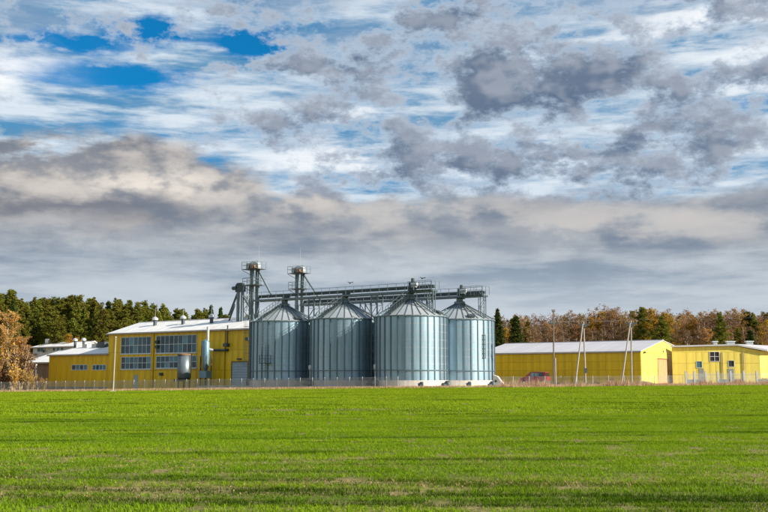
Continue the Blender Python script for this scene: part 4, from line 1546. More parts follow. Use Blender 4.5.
# old stump / heap of dark debris at the pole foot
g = G(548.5, 126.5)
b = MB()
for k in range(14):
    a_ = rng.uniform(0, 6.28)
    p0 = Vector((rng.uniform(-.6, .5), rng.uniform(-.3, .3), rng.uniform(0, .15)))
    b.tube(p0, p0 + Vector((math.cos(a_) * .6, math.sin(a_) * .4, rng.uniform(.05, .35))), rng.uniform(.04, .09), .03, 6)
o = b.build('brushwood_heap', M['bark_dark'])
o.location = g
tag(o, 'small dark heap of brushwood at the foot of the wooden pole', 'brushwood')

# two birds
for px, py, D, lab in ((422.3, 278.4, 118.0, 'tiny dark bird flying above the nearest silo'), (350.0, 283.0, 124.0, 'tiny dark bird flying above the bridge over the second silo')):
    c = P(px, py, D)
    t = thing('bird', lab, 'bird', c, R(30), 'birds over the silos')
    MB().lathe([(.01, -.22), (.07, -.10), (.08, .05), (.05, .15), (.012, .24)], 8).build('body', M['bird'], t).rotation_euler = (R(80), 0, 0)
    for s in (-1, 1):
        b = MB().prism([(s * .05, -.08, 0), (s * .30, -.10, .13), (s * .50, 0, .06), (s * .28, .06, .12), (s * .05, .09, 0)], (0, 0, .02)); b.build('wing', M['bird'], t)
# ------------------------------------------------------------------ trees
def quads_mesh(name, C_, U, W_, m, tri=False):
    """C centres, U and W half-axes: one small leaf-sized face each"""
    n = len(C_)
    if tri:
        V = np.concatenate([C_ - U - W_ * .6, C_ + U - W_ * .6, C_ + W_], 1).reshape(-1, 3)
        k = 3
    else:
        V = np.concatenate([C_ - U - W_ * .35, C_ + U * .1 - W_, C_ + U + W_ * .35, C_ - U * .1 + W_], 1).reshape(-1, 3)
        k = 4
    me = bpy.data.meshes.new(name)
    me.vertices.add(len(V)); me.vertices.foreach_set('co', V.astype(np.float32).ravel())
    me.loops.add(n * k); me.loops.foreach_set('vertex_index', np.arange(n * k, dtype=np.int32))
    me.polygons.add(n); me.polygons.foreach_set('loop_start', np.arange(0, n * k, k, dtype=np.int32))
    me.update(calc_edges=True)
    me.materials.append(m)
    return me


def rand_dirs(rng, n):
    v = rng.normal(size=(n, 3))
    return v / np.linalg.norm(v, axis=1)[:, None]


def leaf_cloud(rng, centers, radii, per, size, flat=.7, droop=0.0, m=None, name='crown', tri=False):
    cs = np.repeat(centers, per, 0)
    rs = np.repeat(radii, per, 0)
    n = len(cs)
    d = rand_dirs(rng, n) * (rng.random(n) ** .45)[:, None]
    d[:, 2] *= flat
    p = cs + d * rs[:, None]
    s = size * rng.uniform(.55, 1.35, n)
    a = rand_dirs(rng, n)
    a[:, 2] -= droop
    a /= np.linalg.norm(a, axis=1)[:, None]
    b = np.cross(a, rand_dirs(rng, n)); b /= np.linalg.norm(b, axis=1)[:, None] + 1e-9
    return quads_mesh(name, p, a * s[:, None], b * (s * .6)[:, None], m, tri)


def trunk_tube(b, pts, rads, n=6):
    for i in range(len(pts) - 1):
        b.tube(pts[i], pts[i + 1], rads[i], rads[i + 1], n, cap=(i == len(pts) - 2))


def make_pine(seed, hgt, slim=1.0):
    rng = np.random.default_rng(seed)
    b = MB()
    bend = rng.normal(size=2) * .25
    pts = [Vector((bend[0] * (z / hgt) ** 2, bend[1] * (z / hgt) ** 2, z)) for z in np.linspace(-.4, hgt * .97, 7)]
    trunk_tube(b, pts, np.linspace(hgt * .012, .04, 7))
    cen, rad = [], []
    z = hgt * rng.uniform(.22, .34)
    while z < hgt * .985:
        f = (z - hgt * .25) / (hgt * .75)
        L = slim * hgt * .20 * (1 - f) ** .70 * rng.uniform(.65, 1.2) + .12
        nb = rng.integers(4, 7)
        a0 = rng.uniform(0, 6.28)
        for k in range(nb):
            a = a0 + k * 6.283 / nb + rng.normal() * .35
            l = L * rng.uniform(.55, 1.1)
            if f < .25 and rng.random() < .35:
                continue
            tip = Vector((math.cos(a) * l, math.sin(a) * l, z + l * rng.uniform(.1, .6)))
            b.tube((bend[0] * (z / hgt) ** 2, bend[1] * (z / hgt) ** 2, z), tip, .05, .02, 4, cap=False)
            for q in (.45, .75, 1.0):
                if l * q < .15: continue
                cen.append([tip.x * q, tip.y * q, z + (tip.z - z) * q + rng.normal() * .38])
                rad.append(rng.uniform(.40, .85) * (1.0 - .48 * f))
        if f > .55:
            cen.append([bend[0] * (z / hgt) ** 2, bend[1] * (z / hgt) ** 2, z + .1]); rad.append(.50 * (1.12 - f))
        z += hgt * rng.uniform(.020, .042)
    cen.append([bend[0], bend[1], hgt * .975]); rad.append(.14)
    crown = leaf_cloud(rng, np.array(cen), np.array(rad), 42, .13, .9, m=M['pine'])
    tm = b.mesh('trunk', recalc=False); tm.materials.append(M['bark_pine'])
    return tm, crown


def make_spruce(seed, hgt):
    rng = np.random.default_rng(seed)
    b = MB().tube((0, 0, -.4), (0, 0, hgt * .97), hgt * .012, .03, 6)
    cen, rad = [], []
    z = hgt * .08
    while z < hgt * .99:
        f = z / hgt
        L = hgt * .17 * (1 - f) ** .85 * rng.uniform(.8, 1.15) + .15
        nb = 7
        a0 = rng.uniform(0, 6.28)
        for k in range(nb):
            a = a0 + k * .898 + rng.normal() * .2
            l = L * rng.uniform(.65, 1.1)
            tip = Vector((math.cos(a) * l, math.sin(a) * l, z - l * .28))
            b.tube((0, 0, z), tip, .035, .015, 3, cap=False)
            for q in (.4, .7, 1.0):
                cen.append([tip.x * q, tip.y * q, z + (tip.z - z) * q + rng.normal() * .2]); rad.append(.25 + .38 * (1 - f))
        z += hgt * rng.uniform(.018, .034)
    crown = leaf_cloud(rng, np.array(cen), np.array(rad), 17, .13, .8, .4, m=M['spruce'])
    tm = b.mesh('trunk', recalc=False); tm.materials.append(M['bark_dark'])
    return tm, crown


def make_birch(seed, hgt, leaf, per, bark, twig, spread=.16, leafsize=.13, nbr=34, twigs=9):
    """slender broadleaf: pale trunk, rising limbs, fine twigs, leaves left here and there"""
    rng = np.random.default_rng(seed)
    b = MB()
    fork = rng.normal(size=2) * .5
    pts = [Vector((fork[0] * (z / hgt) ** 1.5 + .1 * math.sin(z), fork[1] * (z / hgt) ** 1.5, z)) for z in np.linspace(-.4, hgt * .93, 8)]
    trunk_tube(b, pts, np.linspace(hgt * .010, .03, 8))
    tm = b.mesh('trunk', recalc=False); tm.materials.append(bark)
    tb = MB()
    cen, rad = [], []
    for k in range(nbr):
        f = rng.uniform(.30, .98)
        z = f * hgt * .93
        base = Vector((fork[0] * f ** 1.5, fork[1] * f ** 1.5, z))
        a = rng.uniform(0, 6.28)
        l = hgt * spread * (1.15 - f) ** .5 * rng.uniform(.6, 1.2) + .3
        up = rng.uniform(.5, 1.3)
        tip = base + Vector((math.cos(a) * l, math.sin(a) * l, l * up * .85))
        if tip.z > hgt: tip.z = hgt - rng.uniform(0, .6)
        tb.tube(base, tip, .045, .015, 3, cap=False)
        for j in range(twigs):
            q = base.lerp(tip, rng.uniform(.3, 1.0))
            dv = rand_dirs(rng, 1)[0]
            e = q + Vector((dv[0] * .8, dv[1] * .8, abs(dv[2]) * .9 - .15)) * rng.uniform(.5, 1.1)
            tb.tube(q, e, .020, .008, 3, cap=False)
            cen.append(list(e.lerp(q, .3))); rad.append(rng.uniform(.3, .6))
    twm = tb.mesh('branches', recalc=False); twm.materials.append(twig)
    crown = leaf_cloud(rng, np.array(cen), np.array(rad), per, leafsize, .9, m=leaf)
    return tm, crown, twm


def make_bush(seed, hgt, leaf, per, twig, w=1.0):
    rng = np.random.default_rng(seed)
    tb = MB(); cen = []; rad = []
    for k in range(16):
        a = rng.uniform(0, 6.28); l = hgt * rng.uniform(.6, 1.05); s = w * rng.uniform(.1, .55)
        p = Vector((0, 0, -.2)); 
        mid = Vector((math.cos(a) * s * .45 * hgt * .5, math.sin(a) * s * .45 * hgt * .5, l * .5))
        tip = Vector((math.cos(a) * s * hgt * .6, math.sin(a) * s * hgt * .6, l))
        tb.tube(p, mid, .05, .03, 4, cap=False); tb.tube(mid, tip, .03, .012, 4, cap=False)
        for j in range(9):
            q = p.lerp(mid, rng.uniform(.4, 1)) if j < 3 else mid.lerp(tip, rng.uniform(0, 1))
            dv = rand_dirs(rng, 1)[0]
            e = q + Vector((dv[0] * .7, dv[1] * .7, abs(dv[2]) * .8)) * rng.uniform(.4, .9) * hgt * .2
            tb.tube(q, e, .016, .006, 3, cap=False)
            cen.append(list(q.lerp(e, .7))); rad.append(rng.uniform(.25, .5))
    st = tb.mesh('stems', recalc=False); st.materials.append(twig)
    crown = leaf_cloud(rng, np.array(cen), np.array(rad), per, .11, .9, m=leaf)
    return st, crown


def tree(name, label, cat, meshes, names, loc, sc, rz, group):
    t = thing(name, label, cat, loc, rz, group)
    for me, nm in zip(meshes, names):
        place(nm, me, None, t, None, None, sc)
    return t


rng = random.Random(11)
LM_L = [(-99, 'at the left edge'), (24, 'above the timber shed'), (50, 'above the low annex'), (80, 'just left of the hall'), (108, 'above the hall roof corner'), (150, 'behind the first hall vent'), (182, 'behind the middle hall vent'), (212, 'behind the right hall vent'), (234, 'behind the elevator towers')]
LM_R = [(0, 'behind the rightmost silo'), (497, 'above the red van'), (540, 'above the wooden utility pole'), (566, 'behind the first A-frame pole'), (600, 'behind the second A-frame pole'), (640, 'above the shed gable'), (684, 'above the left workshop end'), (712, 'above the big workshop window'), (740, 'above the right workshop end'), (768, 'past the right edge')]


def where(tab, px, row):
    w = [t for x, t in tab if px >= x][-1]
    return w + (', front row' if row == 0 else (', second row' if row == 1 else ', back row'))


PINES = [make_pine(s, 18.0, sl) for s, sl in ((1, .95), (2, .80), (3, 1.1), (4, .9), (5, .72))]
SPRUCE = [make_spruce(s, 16.0) for s in (21, 22)]
BIRCH = [make_birch(31, 17, M['rust_leaf'], 5, M['bark_birch'], M['twig']), make_birch(32, 17, M['brown_leaf'], 5, M['bark_birch'], M['twig'], .14),
         make_birch(33, 17, M['rust_leaf'], 9, M['bark_birch'], M['twig'], .17), make_birch(34, 17, M['brown_leaf'], 8, M['bark_dark'], M['twig'], .18),
         make_birch(35, 17, M['brown_leaf'], 2, M['bark_birch'], M['twig'], .16, nbr=44, twigs=12)]
GOLD = [make_birch(41, 17, M['gold_leaf'], 17, M['bark_dark'], M['twig'], .20, .15), make_birch(43, 16, M['orange_leaf'], 9, M['bark_birch'], M['twig_tan'], .19, .13, 48)]
TC = ('trunk', 'crown'); TCB = ('trunk', 'crown', 'branches')

# left wood: pines behind the hall and annex; the tops follow the skyline of the photograph
SKY_L = [(-60, 294), (-20, 293), (0, 296), (10, 294), (22, 303), (38, 301), (50, 298), (62, 298), (75, 297), (90, 300), (105, 301), (120, 303), (140, 304), (160, 307), (178, 311), (195, 313), (212, 312), (225, 314), (245, 318), (280, 322), (330, 326)]


def skyline(tab, x):
    for (a, ya), (b_, yb) in zip(tab, tab[1:]):
        if a <= x <= b_:
            return ya + (yb - ya) * (x - a) / (b_ - a)
    return tab[0][1] if x < tab[0][0] else tab[-1][1]


for row, (D, step, lift, n) in enumerate(((232, 10.0, 3.0, 0), (242, 8.5, 0.0, 0), (256, 7.5, -1.0, 0))):
    px = -12.0 + row * 3
    while px < 262:
        x = px + rng.uniform(-2.5, 2.5)
        d = D + rng.uniform(-4, 4)
        g = G(x, d)
        ytop = skyline(SKY_L, x) + 2.5 + lift * 3 + rng.choice([rng.uniform(-4, 1.0), rng.uniform(0, 8)])
        hh = P(x, ytop, d).z - g.z
        if row == 0 and 20 < x < 46:
            px += step; continue
        if rng.random() < .08:
            me = rng.choice(SPRUCE); s = hh / 16.0
            tree('spruce_tree', 'dark spruce in left wood ' + where(LM_L, x, row), 'tree', me, TC, g, (s * 1.05, s * 1.05, s), rng.uniform(0, 6.28), 'spruces in the left wood')
        else:
            me = rng.choice(PINES); s = hh / 18.0
            tree('pine_tree', 'green pine in left wood ' + where(LM_L, x, row), 'tree', me, TC, g, (s * 1.28, s * 1.28, s), rng.uniform(0, 6.28), 'pines in the left wood')
        px += step * rng.uniform(.8, 1.2)

# right wood: brown and rust birches with a few conifers
SKY_R = [(440, 320), (490, 319), (505, 313), (520, 314), (540, 312), (560, 311), (580, 310), (600, 307), (612, 305), (630, 309), (650, 308), (665, 308), (680, 310), (700, 309), (715, 306), (730, 309), (745, 308), (768, 309), (800, 306), (860, 308)]
for row, (D, step, lift) in enumerate(((236, 9.5, 4.0), (246, 7.6, 0.5), (258, 6.8, 0.0), (270, 6.6, 0.5))):
    px = 484.0 + row * 2
    while px < 776:
        x = px + rng.uniform(-2, 2)
        d = D + rng.uniform(-4, 4)
        g = G(x, d)
        ytop = skyline(SKY_R, x) + 1.5 + lift * 3 + rng.uniform(-3, 6)
        hh = P(x, ytop, d).z - g.z
        u = rng.random()
        if u < .12:
            s = hh / 18
            tree('pine_tree', 'green pine in right wood ' + where(LM_R, x, row), 'tree', rng.choice(PINES), TC, g, (s * 1.25, s * 1.25, s * .97), rng.uniform(0, 6.28), 'pines in the right wood')
        elif u < .13:
            s = hh / 16
            tree('spruce_tree', 'dark spruce in right wood ' + where(LM_R, x, row), 'tree', rng.choice(SPRUCE), TC, g, (s * 1.5, s * 1.5, s), rng.uniform(0, 6.28), 'spruces in the right wood')
        elif u < .24:
            s = hh / 17
            tree('golden_tree', 'ochre-leaved tree in right wood ' + where(LM_R, x, row), 'tree', rng.choice(GOLD), TCB, g, (s * .9, s * .9, s * .97), rng.uniform(0, 6.28), 'ochre trees in the right wood')
        else:
            s = hh / 17
            tree('birch_tree', 'brown birch in right wood ' + where(LM_R, x, row), 'tree', rng.choice(BIRCH), TCB, g, (s * 1.1, s * 1.1, s), rng.uniform(0, 6.28), 'birches in the right wood')
        px += step * rng.uniform(.75, 1.25)


def single(name, label, meshes, names, px, ytop, D, base_h, wide=1.0):
    g = G(px, D)
    s = (P(px, ytop, D).z - g.z) / base_h
    tree(name, label, 'tree', meshes, names, g, (s * wide, s * wide, s), rng.uniform(0, 6.28), None)


single('spruce_tree', 'dark pointed spruce just right of the rightmost silo', SPRUCE[0], TC, 498.5, 310.0, 226, 16, 1.15)
single('spruce_tree', 'dark green spruce second right of the silos, near the wood edge', SPRUCE[1], TC, 517, 316.0, 228, 16, 1.5)
single('golden_tree', 'round golden orange tree crown above the gable of the long shed', GOLD[0], TCB, 662, 307.0, 228, 17, 1.25)
single('pine_tree', 'tall green pine left of the golden tree behind the long shed', PINES[2], TC, 645, 307.5, 232, 18, 1.1)
single('pine_tree', 'green pine in front of the golden tree above the shed gable', PINES[0], TC, 664, 317.0, 222, 18, 1.3)
single('pine_tree', 'green pine above the workshop roof in the right wood', PINES[3], TC, 723, 313.0, 224, 18, 1.15)
single('spruce_tree', 'low dark spruce right behind the workshop roof', SPRUCE[1], TC, 752, 330.0, 205, 16, 1.7)
single('spruce_tree', 'lone green conifer poking up above the hall roof left of the towers', SPRUCE[0], TC, 209.5, 306.5, 226, 16, 1.0)
single('golden_tree', 'large orange autumn birch at the left edge of the picture', GOLD[1], TCB, 5, 310.0, 172, 16, 1.15)
single('golden_tree', 'slim orange tree just right of the large orange birch', GOLD[1], TCB, 20, 335.0, 170, 16, 1.2)
single('birch_tree', 'tan leafless young birch in front of the white roofed shed', BIRCH[1], TCB, 25, 341.0, 166, 17, 1.1)
single('golden_tree', 'small yellow tree peeping over the roofs left of the hall', GOLD[0], TCB, 73, 333.0, 212, 17, 1.2)
single('pine_tree', 'bright olive young pine above the white outbuilding', PINES[2], TC, 56, 322.0, 215, 18, 1.7)

BUSH = [make_bush(51, 3.2, M['orange_leaf'], 5, M['twig_tan']), make_bush(52, 3.2, M['brown_leaf'], 6, M['twig_tan'], 1.2), make_bush(53, 3.2, M['gold_leaf'], 4, M['twig_tan'], 1.3)]
labs = ['dry tan bush behind the fence at the left edge, below the orange birch']
for i, (px, D, hh) in enumerate(((-6, 158, 4.2), (3, 160, 5.0), (9, 162, 6.0), (15, 158, 4.5), (21, 160, 6.5), (27, 158, 3.0), (33, 162, 2.4), (38, 160, 2.2), (44, 158, 1.8), (12, 166, 7.0), (26, 168, 4.5), (1, 168, 7.5))):
    s = hh / 3.2
    lb = ('tall ' if hh >= 5.5 else ('knee-high ' if hh < 2.5 else 'mid-height ')) + ('orange-leaved', 'brown-leaved', 'yellow-leaved')[i % 3] + ' bush behind the fence ' + ('at the very left edge' if px < 4 else ('below the orange birch' if px < 20 else ('before the young tan birch' if px < 31 else 'before the timber shed')))
    tree('bush', lb, 'bush', BUSH[i % 3], ('stems', 'crown'), G(px, D), (s, s, s), rng.uniform(0, 6.28), 'bushes at the left edge')
for px, D, hh, lab in ((612, 137, 1.1, 'small dry bush at the foot of the long shed between the A-frame poles'), (546, 133, .9, 'small dry bush between the red van and the wooden pole'), (596, 137, .8, 'small dry bush right of the first A-frame pole'), (764, 150, 1.0, 'dark dry bush by the panel fence at the right edge')):
    s = hh / 3.2
    tree('bush', lab, 'bush', BUSH[1], ('stems', 'crown'), G(px, D), (s * 1.3, s * 1.3, s), rng.uniform(0, 6.28), None)

# trees of one kind standing together are told apart by their order
ORD = ['leftmost', 'second from left', 'third from left', 'fourth from left', 'fifth from left', 'sixth from left', 'seventh from left', 'eighth from left', 'ninth from left']
same = {}
for o in COL.objects:
    if o.parent is None and o.get('category') in ('tree', 'bush'):
        same.setdefault(o['label'], []).append(o)
for lb, os_ in same.items():
    if 1 < len(os_) <= len(ORD) and 'back row' not in lb:
        for n_, o in enumerate(sorted(os_, key=lambda q: q.location.x / q.location.y)):
            o['label'] = lb + ', ' + ORD[n_]



# ------------------------------------------------------------------ dry grass of the verge
def blades(rng, xs, ys, hs, ws, m, name, lean=.35):
    n = len(xs)
    z = np.array([H(a, b_) for a, b_ in zip(xs, ys)])
    c = np.stack([xs, ys, z], 1)
    a = rng.uniform(0, 6.283, n)
    u = np.stack([np.cos(a), np.sin(a), np.zeros(n)], 1)
    tip = c + np.stack([rng.normal(size=n) * lean * hs, rng.normal(size=n) * lean * hs, hs], 1)
    V = np.concatenate([c - u * ws[:, None], c + u * ws[:, None], tip], 1).reshape(-1, 3)
    me = bpy.data.meshes.new(name)
    me.vertices.add(len(V)); me.vertices.foreach_set('co', V.astype(np.float32).ravel())
    me.loops.add(n * 3); me.loops.foreach_set('vertex_index', np.arange(n * 3, dtype=np.int32))
    me.polygons.add(n); me.polygons.foreach_set('loop_start', np.arange(0, n * 3, 3, dtype=np.int32))
    me.update(calc_edges=True)
    o = place(name, me, m)
    return struct(o, 'stuff')


r2 = np.random.default_rng(5)


def strip(n, px0, px1, dfun, depth):
    xs, ys = [], []
    while len(xs) < n:
        px = r2.uniform(px0, px1)
        D = dfun(px) + r2.uniform(0, depth)
        x = (px - 384) / F * D
        if mnoise.noise(Vector((x * .35, D * .5, 2))) + r2.uniform(-.5, .5) > -.15:
            xs.append(x); ys.append(D)
    return np.array(xs), np.array(ys)


fe_px = lambda px: field_edge((px - 384) / F * 122) - .6
xs, ys = strip(26000, -40, 500, fe_px, 9.0)
blades(r2, xs, ys, r2.uniform(.08, .34, len(xs)), r2.uniform(.015, .04, len(xs)), M['straw'], 'verge_dry_grass')['label'] = 'short dry tan grass along the fence before hall and silos'
xs, ys = strip(16000, -40, 500, fe_px, 10.0)
blades(r2, xs, ys, r2.uniform(.08, .26, len(xs)), r2.uniform(.02, .05, len(xs)), M['verge_green'], 'verge_green_grass')['label'] = 'rough olive grass mixed into the verge along the fence'
xs, ys = strip(18000, 500, 810, fe_px, 11.0)
clump = np.array([.28 + 1.25 * max(0, mnoise.noise(Vector((a * .45, b_ * .3, 7)))) for a, b_ in zip(xs, ys)])
blades(r2, xs, ys, r2.uniform(.5, 1.25, len(xs)) * clump, r2.uniform(.015, .04, len(xs)), M['straw'], 'reed_grass', .22)['label'] = 'tall dry pinkish grass before the shed and the workshop'


# ------------------------------------------------------------------ young cereal on the field (instanced tufts, one stuff object)
def wheat_material():
    m = bpy.data.materials.new('young_cereal_blades')
    m.use_nodes = True
    t = m.node_tree
    for n in list(t.nodes):
        t.nodes.remove(n)
    N = NT(t)
    out = N.new('ShaderNodeOutputMaterial')
    tc = N.new('ShaderNodeNewGeometry')
    pos = tc.outputs['Position']
    st = N.vmul(pos, (0.22, 1.0, 0.0))
    n1 = N.noise(st, 0.30, 5, 0.6)
    n2 = N.noise(N.vadd(st, (9, 3, 0)), 0.9, 5, 0.6)
    c = N.mix(N.sm(n1, .35, .65), (0.125, 0.245, 0.009), (0.240, 0.360, 0.013))
    c = N.mix(N.m('POWER', tc.outputs['Random Per Island'], 2.0), c, (0.25, 0.39, 0.02))
    c = N.mix(N.sm(n2, .56, .72, 0, .35), c, (0.26, 0.25, 0.05))
    # far blades painted paler and yellower, standing in for sunlit tips seen low
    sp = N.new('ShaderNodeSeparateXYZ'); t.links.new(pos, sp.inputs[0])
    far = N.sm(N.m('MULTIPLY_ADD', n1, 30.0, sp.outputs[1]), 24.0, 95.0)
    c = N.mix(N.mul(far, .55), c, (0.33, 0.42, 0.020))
    # dark green streaks painted in for the shadows between clumps
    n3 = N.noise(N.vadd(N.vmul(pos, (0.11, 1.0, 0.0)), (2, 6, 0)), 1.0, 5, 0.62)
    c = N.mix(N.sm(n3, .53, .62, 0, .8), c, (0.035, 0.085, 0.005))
    # a belt of painted shadow streaks, near-black green, across the near field
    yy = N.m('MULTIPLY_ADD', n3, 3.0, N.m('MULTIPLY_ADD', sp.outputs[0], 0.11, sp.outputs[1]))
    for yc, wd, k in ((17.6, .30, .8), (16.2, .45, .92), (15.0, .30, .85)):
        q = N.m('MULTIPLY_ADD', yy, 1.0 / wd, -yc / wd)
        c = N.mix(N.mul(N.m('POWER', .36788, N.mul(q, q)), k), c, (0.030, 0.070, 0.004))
    df = N.new('ShaderNodeBsdfDiffuse'); tr = N.new('ShaderNodeBsdfTranslucent'); mx = N.new('ShaderNodeMixShader')
    mx.inputs[0].default_value = .42
    for s in (df, tr):
        t.links.new(c, s.inputs['Color'])
    t.links.new(df.outputs[0], mx.inputs[1]); t.links.new(tr.outputs[0], mx.inputs[2])
    t.links.new(mx.outputs[0], out.inputs['Surface'])
    return m


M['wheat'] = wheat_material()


def tuft_mesh(seed, size, nrows, nbl, hgt, wid, name, m, spread=.035, segs=2):
    """a square of drilled rows, each blade a bent two-segment leaf"""
    rng = np.random.default_rng(seed)
    n = nrows * nbl
    y = (np.repeat(np.arange(nrows), nbl) + .5) / nrows * size - size / 2 + rng.normal(size=n) * spread * size
    x = rng.uniform(-size / 2, size / 2, n)
    h_ = hgt * rng.uniform(.55, 1.2, n)
    w_ = wid * rng.uniform(.7, 1.3, n)
    a = rng.uniform(0, 6.283, n)
    d = np.stack([np.cos(a), np.sin(a), np.zeros(n)], 1)
    u = np.stack([-np.sin(a), np.cos(a), np.zeros(n)], 1) * w_[:, None]
    base = np.stack([x, y, np.full(n, -.02)], 1)
    l1 = rng.uniform(.05, .35, n) * h_; l2 = rng.uniform(.3, 1.1, n) * h_
    mid = base + d * l1[:, None] + np.stack([np.zeros(n), np.zeros(n), h_ * .65], 1)
    tip = base + d * l2[:, None] + np.stack([np.zeros(n), np.zeros(n), h_ * rng.uniform(.75, 1.05, n)], 1)
    V = np.concatenate([base - u, base + u, mid + u * .9, mid - u * .9, tip], 1).reshape(-1, 3)
    idx = np.arange(n)[:, None] * 5
    loops = np.concatenate([idx + np.array([[0, 1, 2, 3]]), idx + np.array([[3, 2, 4]])], 1).ravel()
    starts = np.stack([np.arange(n) * 7, np.arange(n) * 7 + 4], 1).ravel()
    me = bpy.data.meshes.new(name)
    me.vertices.add(len(V)); me.vertices.foreach_set('co', V.astype(np.float32).ravel())
    me.loops.add(len(loops)); me.loops.foreach_set('vertex_index', loops.astype(np.int32))
    me.polygons.add(2 * n); me.polygons.foreach_set('loop_start', starts.astype(np.int32))
    me.update(calc_edges=True)
    me.materials.append(m)
    return me


def scatter(name, label, protos, pts, idx, rot, scl):
    col = bpy.data.collections.new(name + '_tufts')
    for i, me in enumerate(protos):
        col.objects.link(bpy.data.objects.new('%s_tuft_%02d' % (name, i), me))
    me = bpy.data.meshes.new(name)
    me.from_pydata([tuple(p) for p in pts], [], [])
    for nm, typ, dat in (('idx', 'INT', idx), ('rotz', 'FLOAT', rot), ('scl', 'FLOAT_VECTOR', scl)):
        at = me.attributes.new(nm, typ, 'POINT')
        if typ == 'FLOAT_VECTOR':
            at.data.foreach_set('vector', np.asarray(dat, dtype=np.float32).ravel())
        else:
            at.data.foreach_set('value', dat)
    o = place(name, me, None)
    ng = bpy.data.node_groups.new(name, 'GeometryNodeTree')
    ng.interface.new_socket('Geometry', in_out='INPUT', socket_type='NodeSocketGeometry')
    ng.interface.new_socket('Geometry', in_out='OUTPUT', socket_type='NodeSocketGeometry')
    nn = ng.nodes; ln = ng.links
    gi = nn.new('NodeGroupInput'); go = nn.new('NodeGroupOutput')
    ip = nn.new('GeometryNodeInstanceOnPoints'); ci = nn.new('GeometryNodeCollectionInfo')
    ci.inputs['Collection'].default_value = col
    ci.inputs['Separate Children'].default_value = True
    ci.inputs['Reset Children'].default_value = True
    ip.inputs['Pick Instance'].default_value = True

    def att(nm, typ):
        a = nn.new('GeometryNodeInputNamedAttribute'); a.data_type = typ; a.inputs['Name'].default_value = nm
        return a.outputs['Attribute']
    ln.new(gi.outputs[0], ip.inputs['Points']); ln.new(ci.outputs[0], ip.inputs['Instance'])
    ln.new(att('idx', 'INT'), ip.inputs['Instance Index'])
    cx = nn.new('ShaderNodeCombineXYZ'); ln.new(att('rotz', 'FLOAT'), cx.inputs['Z'])
    ln.new(cx.outputs[0], ip.inputs['Rotation'])
    ln.new(att('scl', 'FLOAT_VECTOR'), ip.inputs['Scale'])
    ln.new(ip.outputs[0], go.inputs[0])
    md = o.modifiers.new('tufts', 'NODES'); md.node_group = ng
    struct(o, 'stuff'); o['label'] = label
    return o


def cover(x, y):
    """how well the crop stands: thin in long streaks, worst in a belt some 15 to 25 m off"""
    a = mnoise.noise(Vector((x * .10, y * .55, 11.0)))
    b_ = mnoise.noise(Vector((x * .5, y * 1.3, 3.0)))
    belt = math.exp(-((y - 19.0 - .05 * x) / 4.2) ** 2) * .27 + math.exp(-((y - 16.2 + .08 * x) / 1.1) ** 2) * .16
    return .62 + .42 * a + .22 * b_ - belt


def streak(x, y):
    return mnoise.noise(Vector((x * .07 + 3, y * .62, 21.0)))


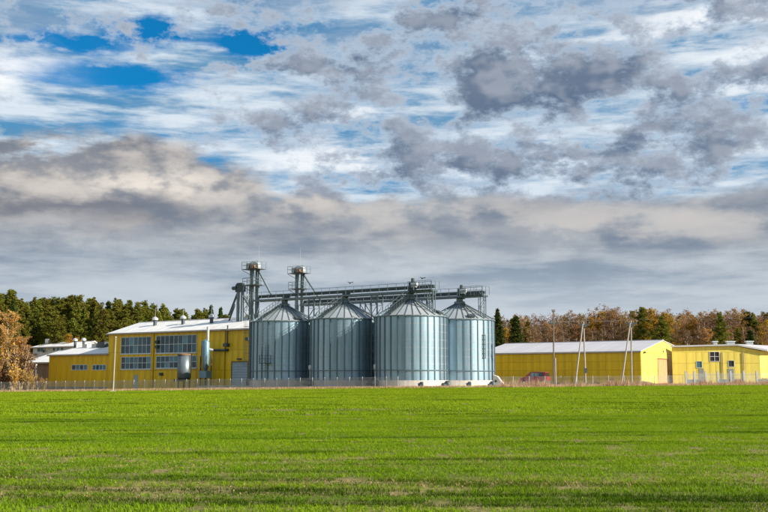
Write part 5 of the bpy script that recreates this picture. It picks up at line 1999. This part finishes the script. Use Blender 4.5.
protos = []
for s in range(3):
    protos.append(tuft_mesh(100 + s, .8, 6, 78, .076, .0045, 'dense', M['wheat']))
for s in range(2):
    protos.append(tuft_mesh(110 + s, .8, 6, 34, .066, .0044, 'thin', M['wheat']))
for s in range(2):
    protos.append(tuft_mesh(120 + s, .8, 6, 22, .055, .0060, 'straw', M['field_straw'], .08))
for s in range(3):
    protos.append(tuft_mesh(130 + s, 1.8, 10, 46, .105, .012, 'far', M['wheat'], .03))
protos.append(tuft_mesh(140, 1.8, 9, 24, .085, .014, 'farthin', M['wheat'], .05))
pts, idx, rot, scl = [], [], [], []
rg = random.Random(77)
y = 8.0
while y < 44:
    half = .45 * y + 5
    x = -half
    while x < half:
        xx, yy = x + rg.uniform(-.25, .25), y + rg.uniform(-.12, .12)
        c_ = cover(xx, yy) + rg.uniform(-.16, .16)
        sk = streak(xx, yy)
        if c_ > .40:
            k = rg.randrange(3); s = .85 + .7 * max(0, sk) + .25 * (c_ - .4)
        elif c_ > .22:
            k = 3 + rg.randrange(2); s = rg.uniform(.8, 1.1)
        else:
            k = 5 + rg.randrange(2); s = rg.uniform(.7, 1.1)
        pts.append((xx, yy, H(xx, yy))); idx.append(k); rot.append(rg.uniform(-.10, .10) + (math.pi if rg.random() < .5 else 0)); scl.append((1.05, 1.05, s))
        for _ in range(3 if k >= 5 else (1 if k >= 3 and rg.random() < .5 else 0)):
            pts.append((xx + rg.uniform(-.3, .3), yy + rg.uniform(-.2, .2), H(xx, yy))); idx.append(3 + rg.randrange(2)); rot.append(rg.uniform(-.2, .2)); scl.append((1.05, 1.05, rg.uniform(.7, 1.0)))
        x += .68
    y += .62
while y < 142:
    half = .45 * y + 8
    x = -half
    while x < half:
        xx, yy = x + rg.uniform(-.5, .5), y + rg.uniform(-.4, .4)
        if yy < field_edge(xx) - .7 + 1.2 * mnoise.noise(Vector((xx * .2, 0, 1))):
            c_ = cover(xx, yy) + rg.uniform(-.14, .14)
            sk = streak(xx * .8, yy * .7)
            k = 7 + rg.randrange(3) if c_ > .30 else 10
            pts.append((xx, yy, H(xx, yy))); idx.append(k); rot.append(rg.uniform(-.08, .08) + (math.pi if rg.random() < .5 else 0)); scl.append((1.05, 1.05, (.9 + .7 * max(0, sk)) if k < 10 else .9))
        x += 1.5
    y += 1.35
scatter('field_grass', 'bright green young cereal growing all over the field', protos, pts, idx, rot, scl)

# clods and pale straw litter where the crop is thin
cl = MB()
for k in range(2600):
    yy = rg.uniform(11, 30); xx = rg.uniform(-.45 * yy - 3, .45 * yy + 3)
    if cover(xx, yy) > .34 and rg.random() > .05:
        continue
    r_ = rg.uniform(.012, .032); z = H(xx, yy)
    q = [Vector((xx + math.cos(a) * r_ * rg.uniform(.7, 1.2), yy + math.sin(a) * r_ * rg.uniform(.7, 1.2), z - .01)) for a in (0, 1.4, 2.8, 4.2, 5.4)]
    i = len(cl.v); cl.v += [tuple(v) for v in q] + [(xx + rg.uniform(-.01, .01), yy, z + r_ * rg.uniform(.7, 1.3))]
    for j in range(5):
        cl.f.append((i + j, i + (j + 1) % 5, i + 5))
M['clod'] = mat('pale_soil_clods', (0.27, 0.20, 0.095), .95, 0, .35, 1.0)
o = cl.build('soil_clods', M['clod'])
struct(o, 'stuff'); o['label'] = 'pale soil clods in the thin patches of the crop'
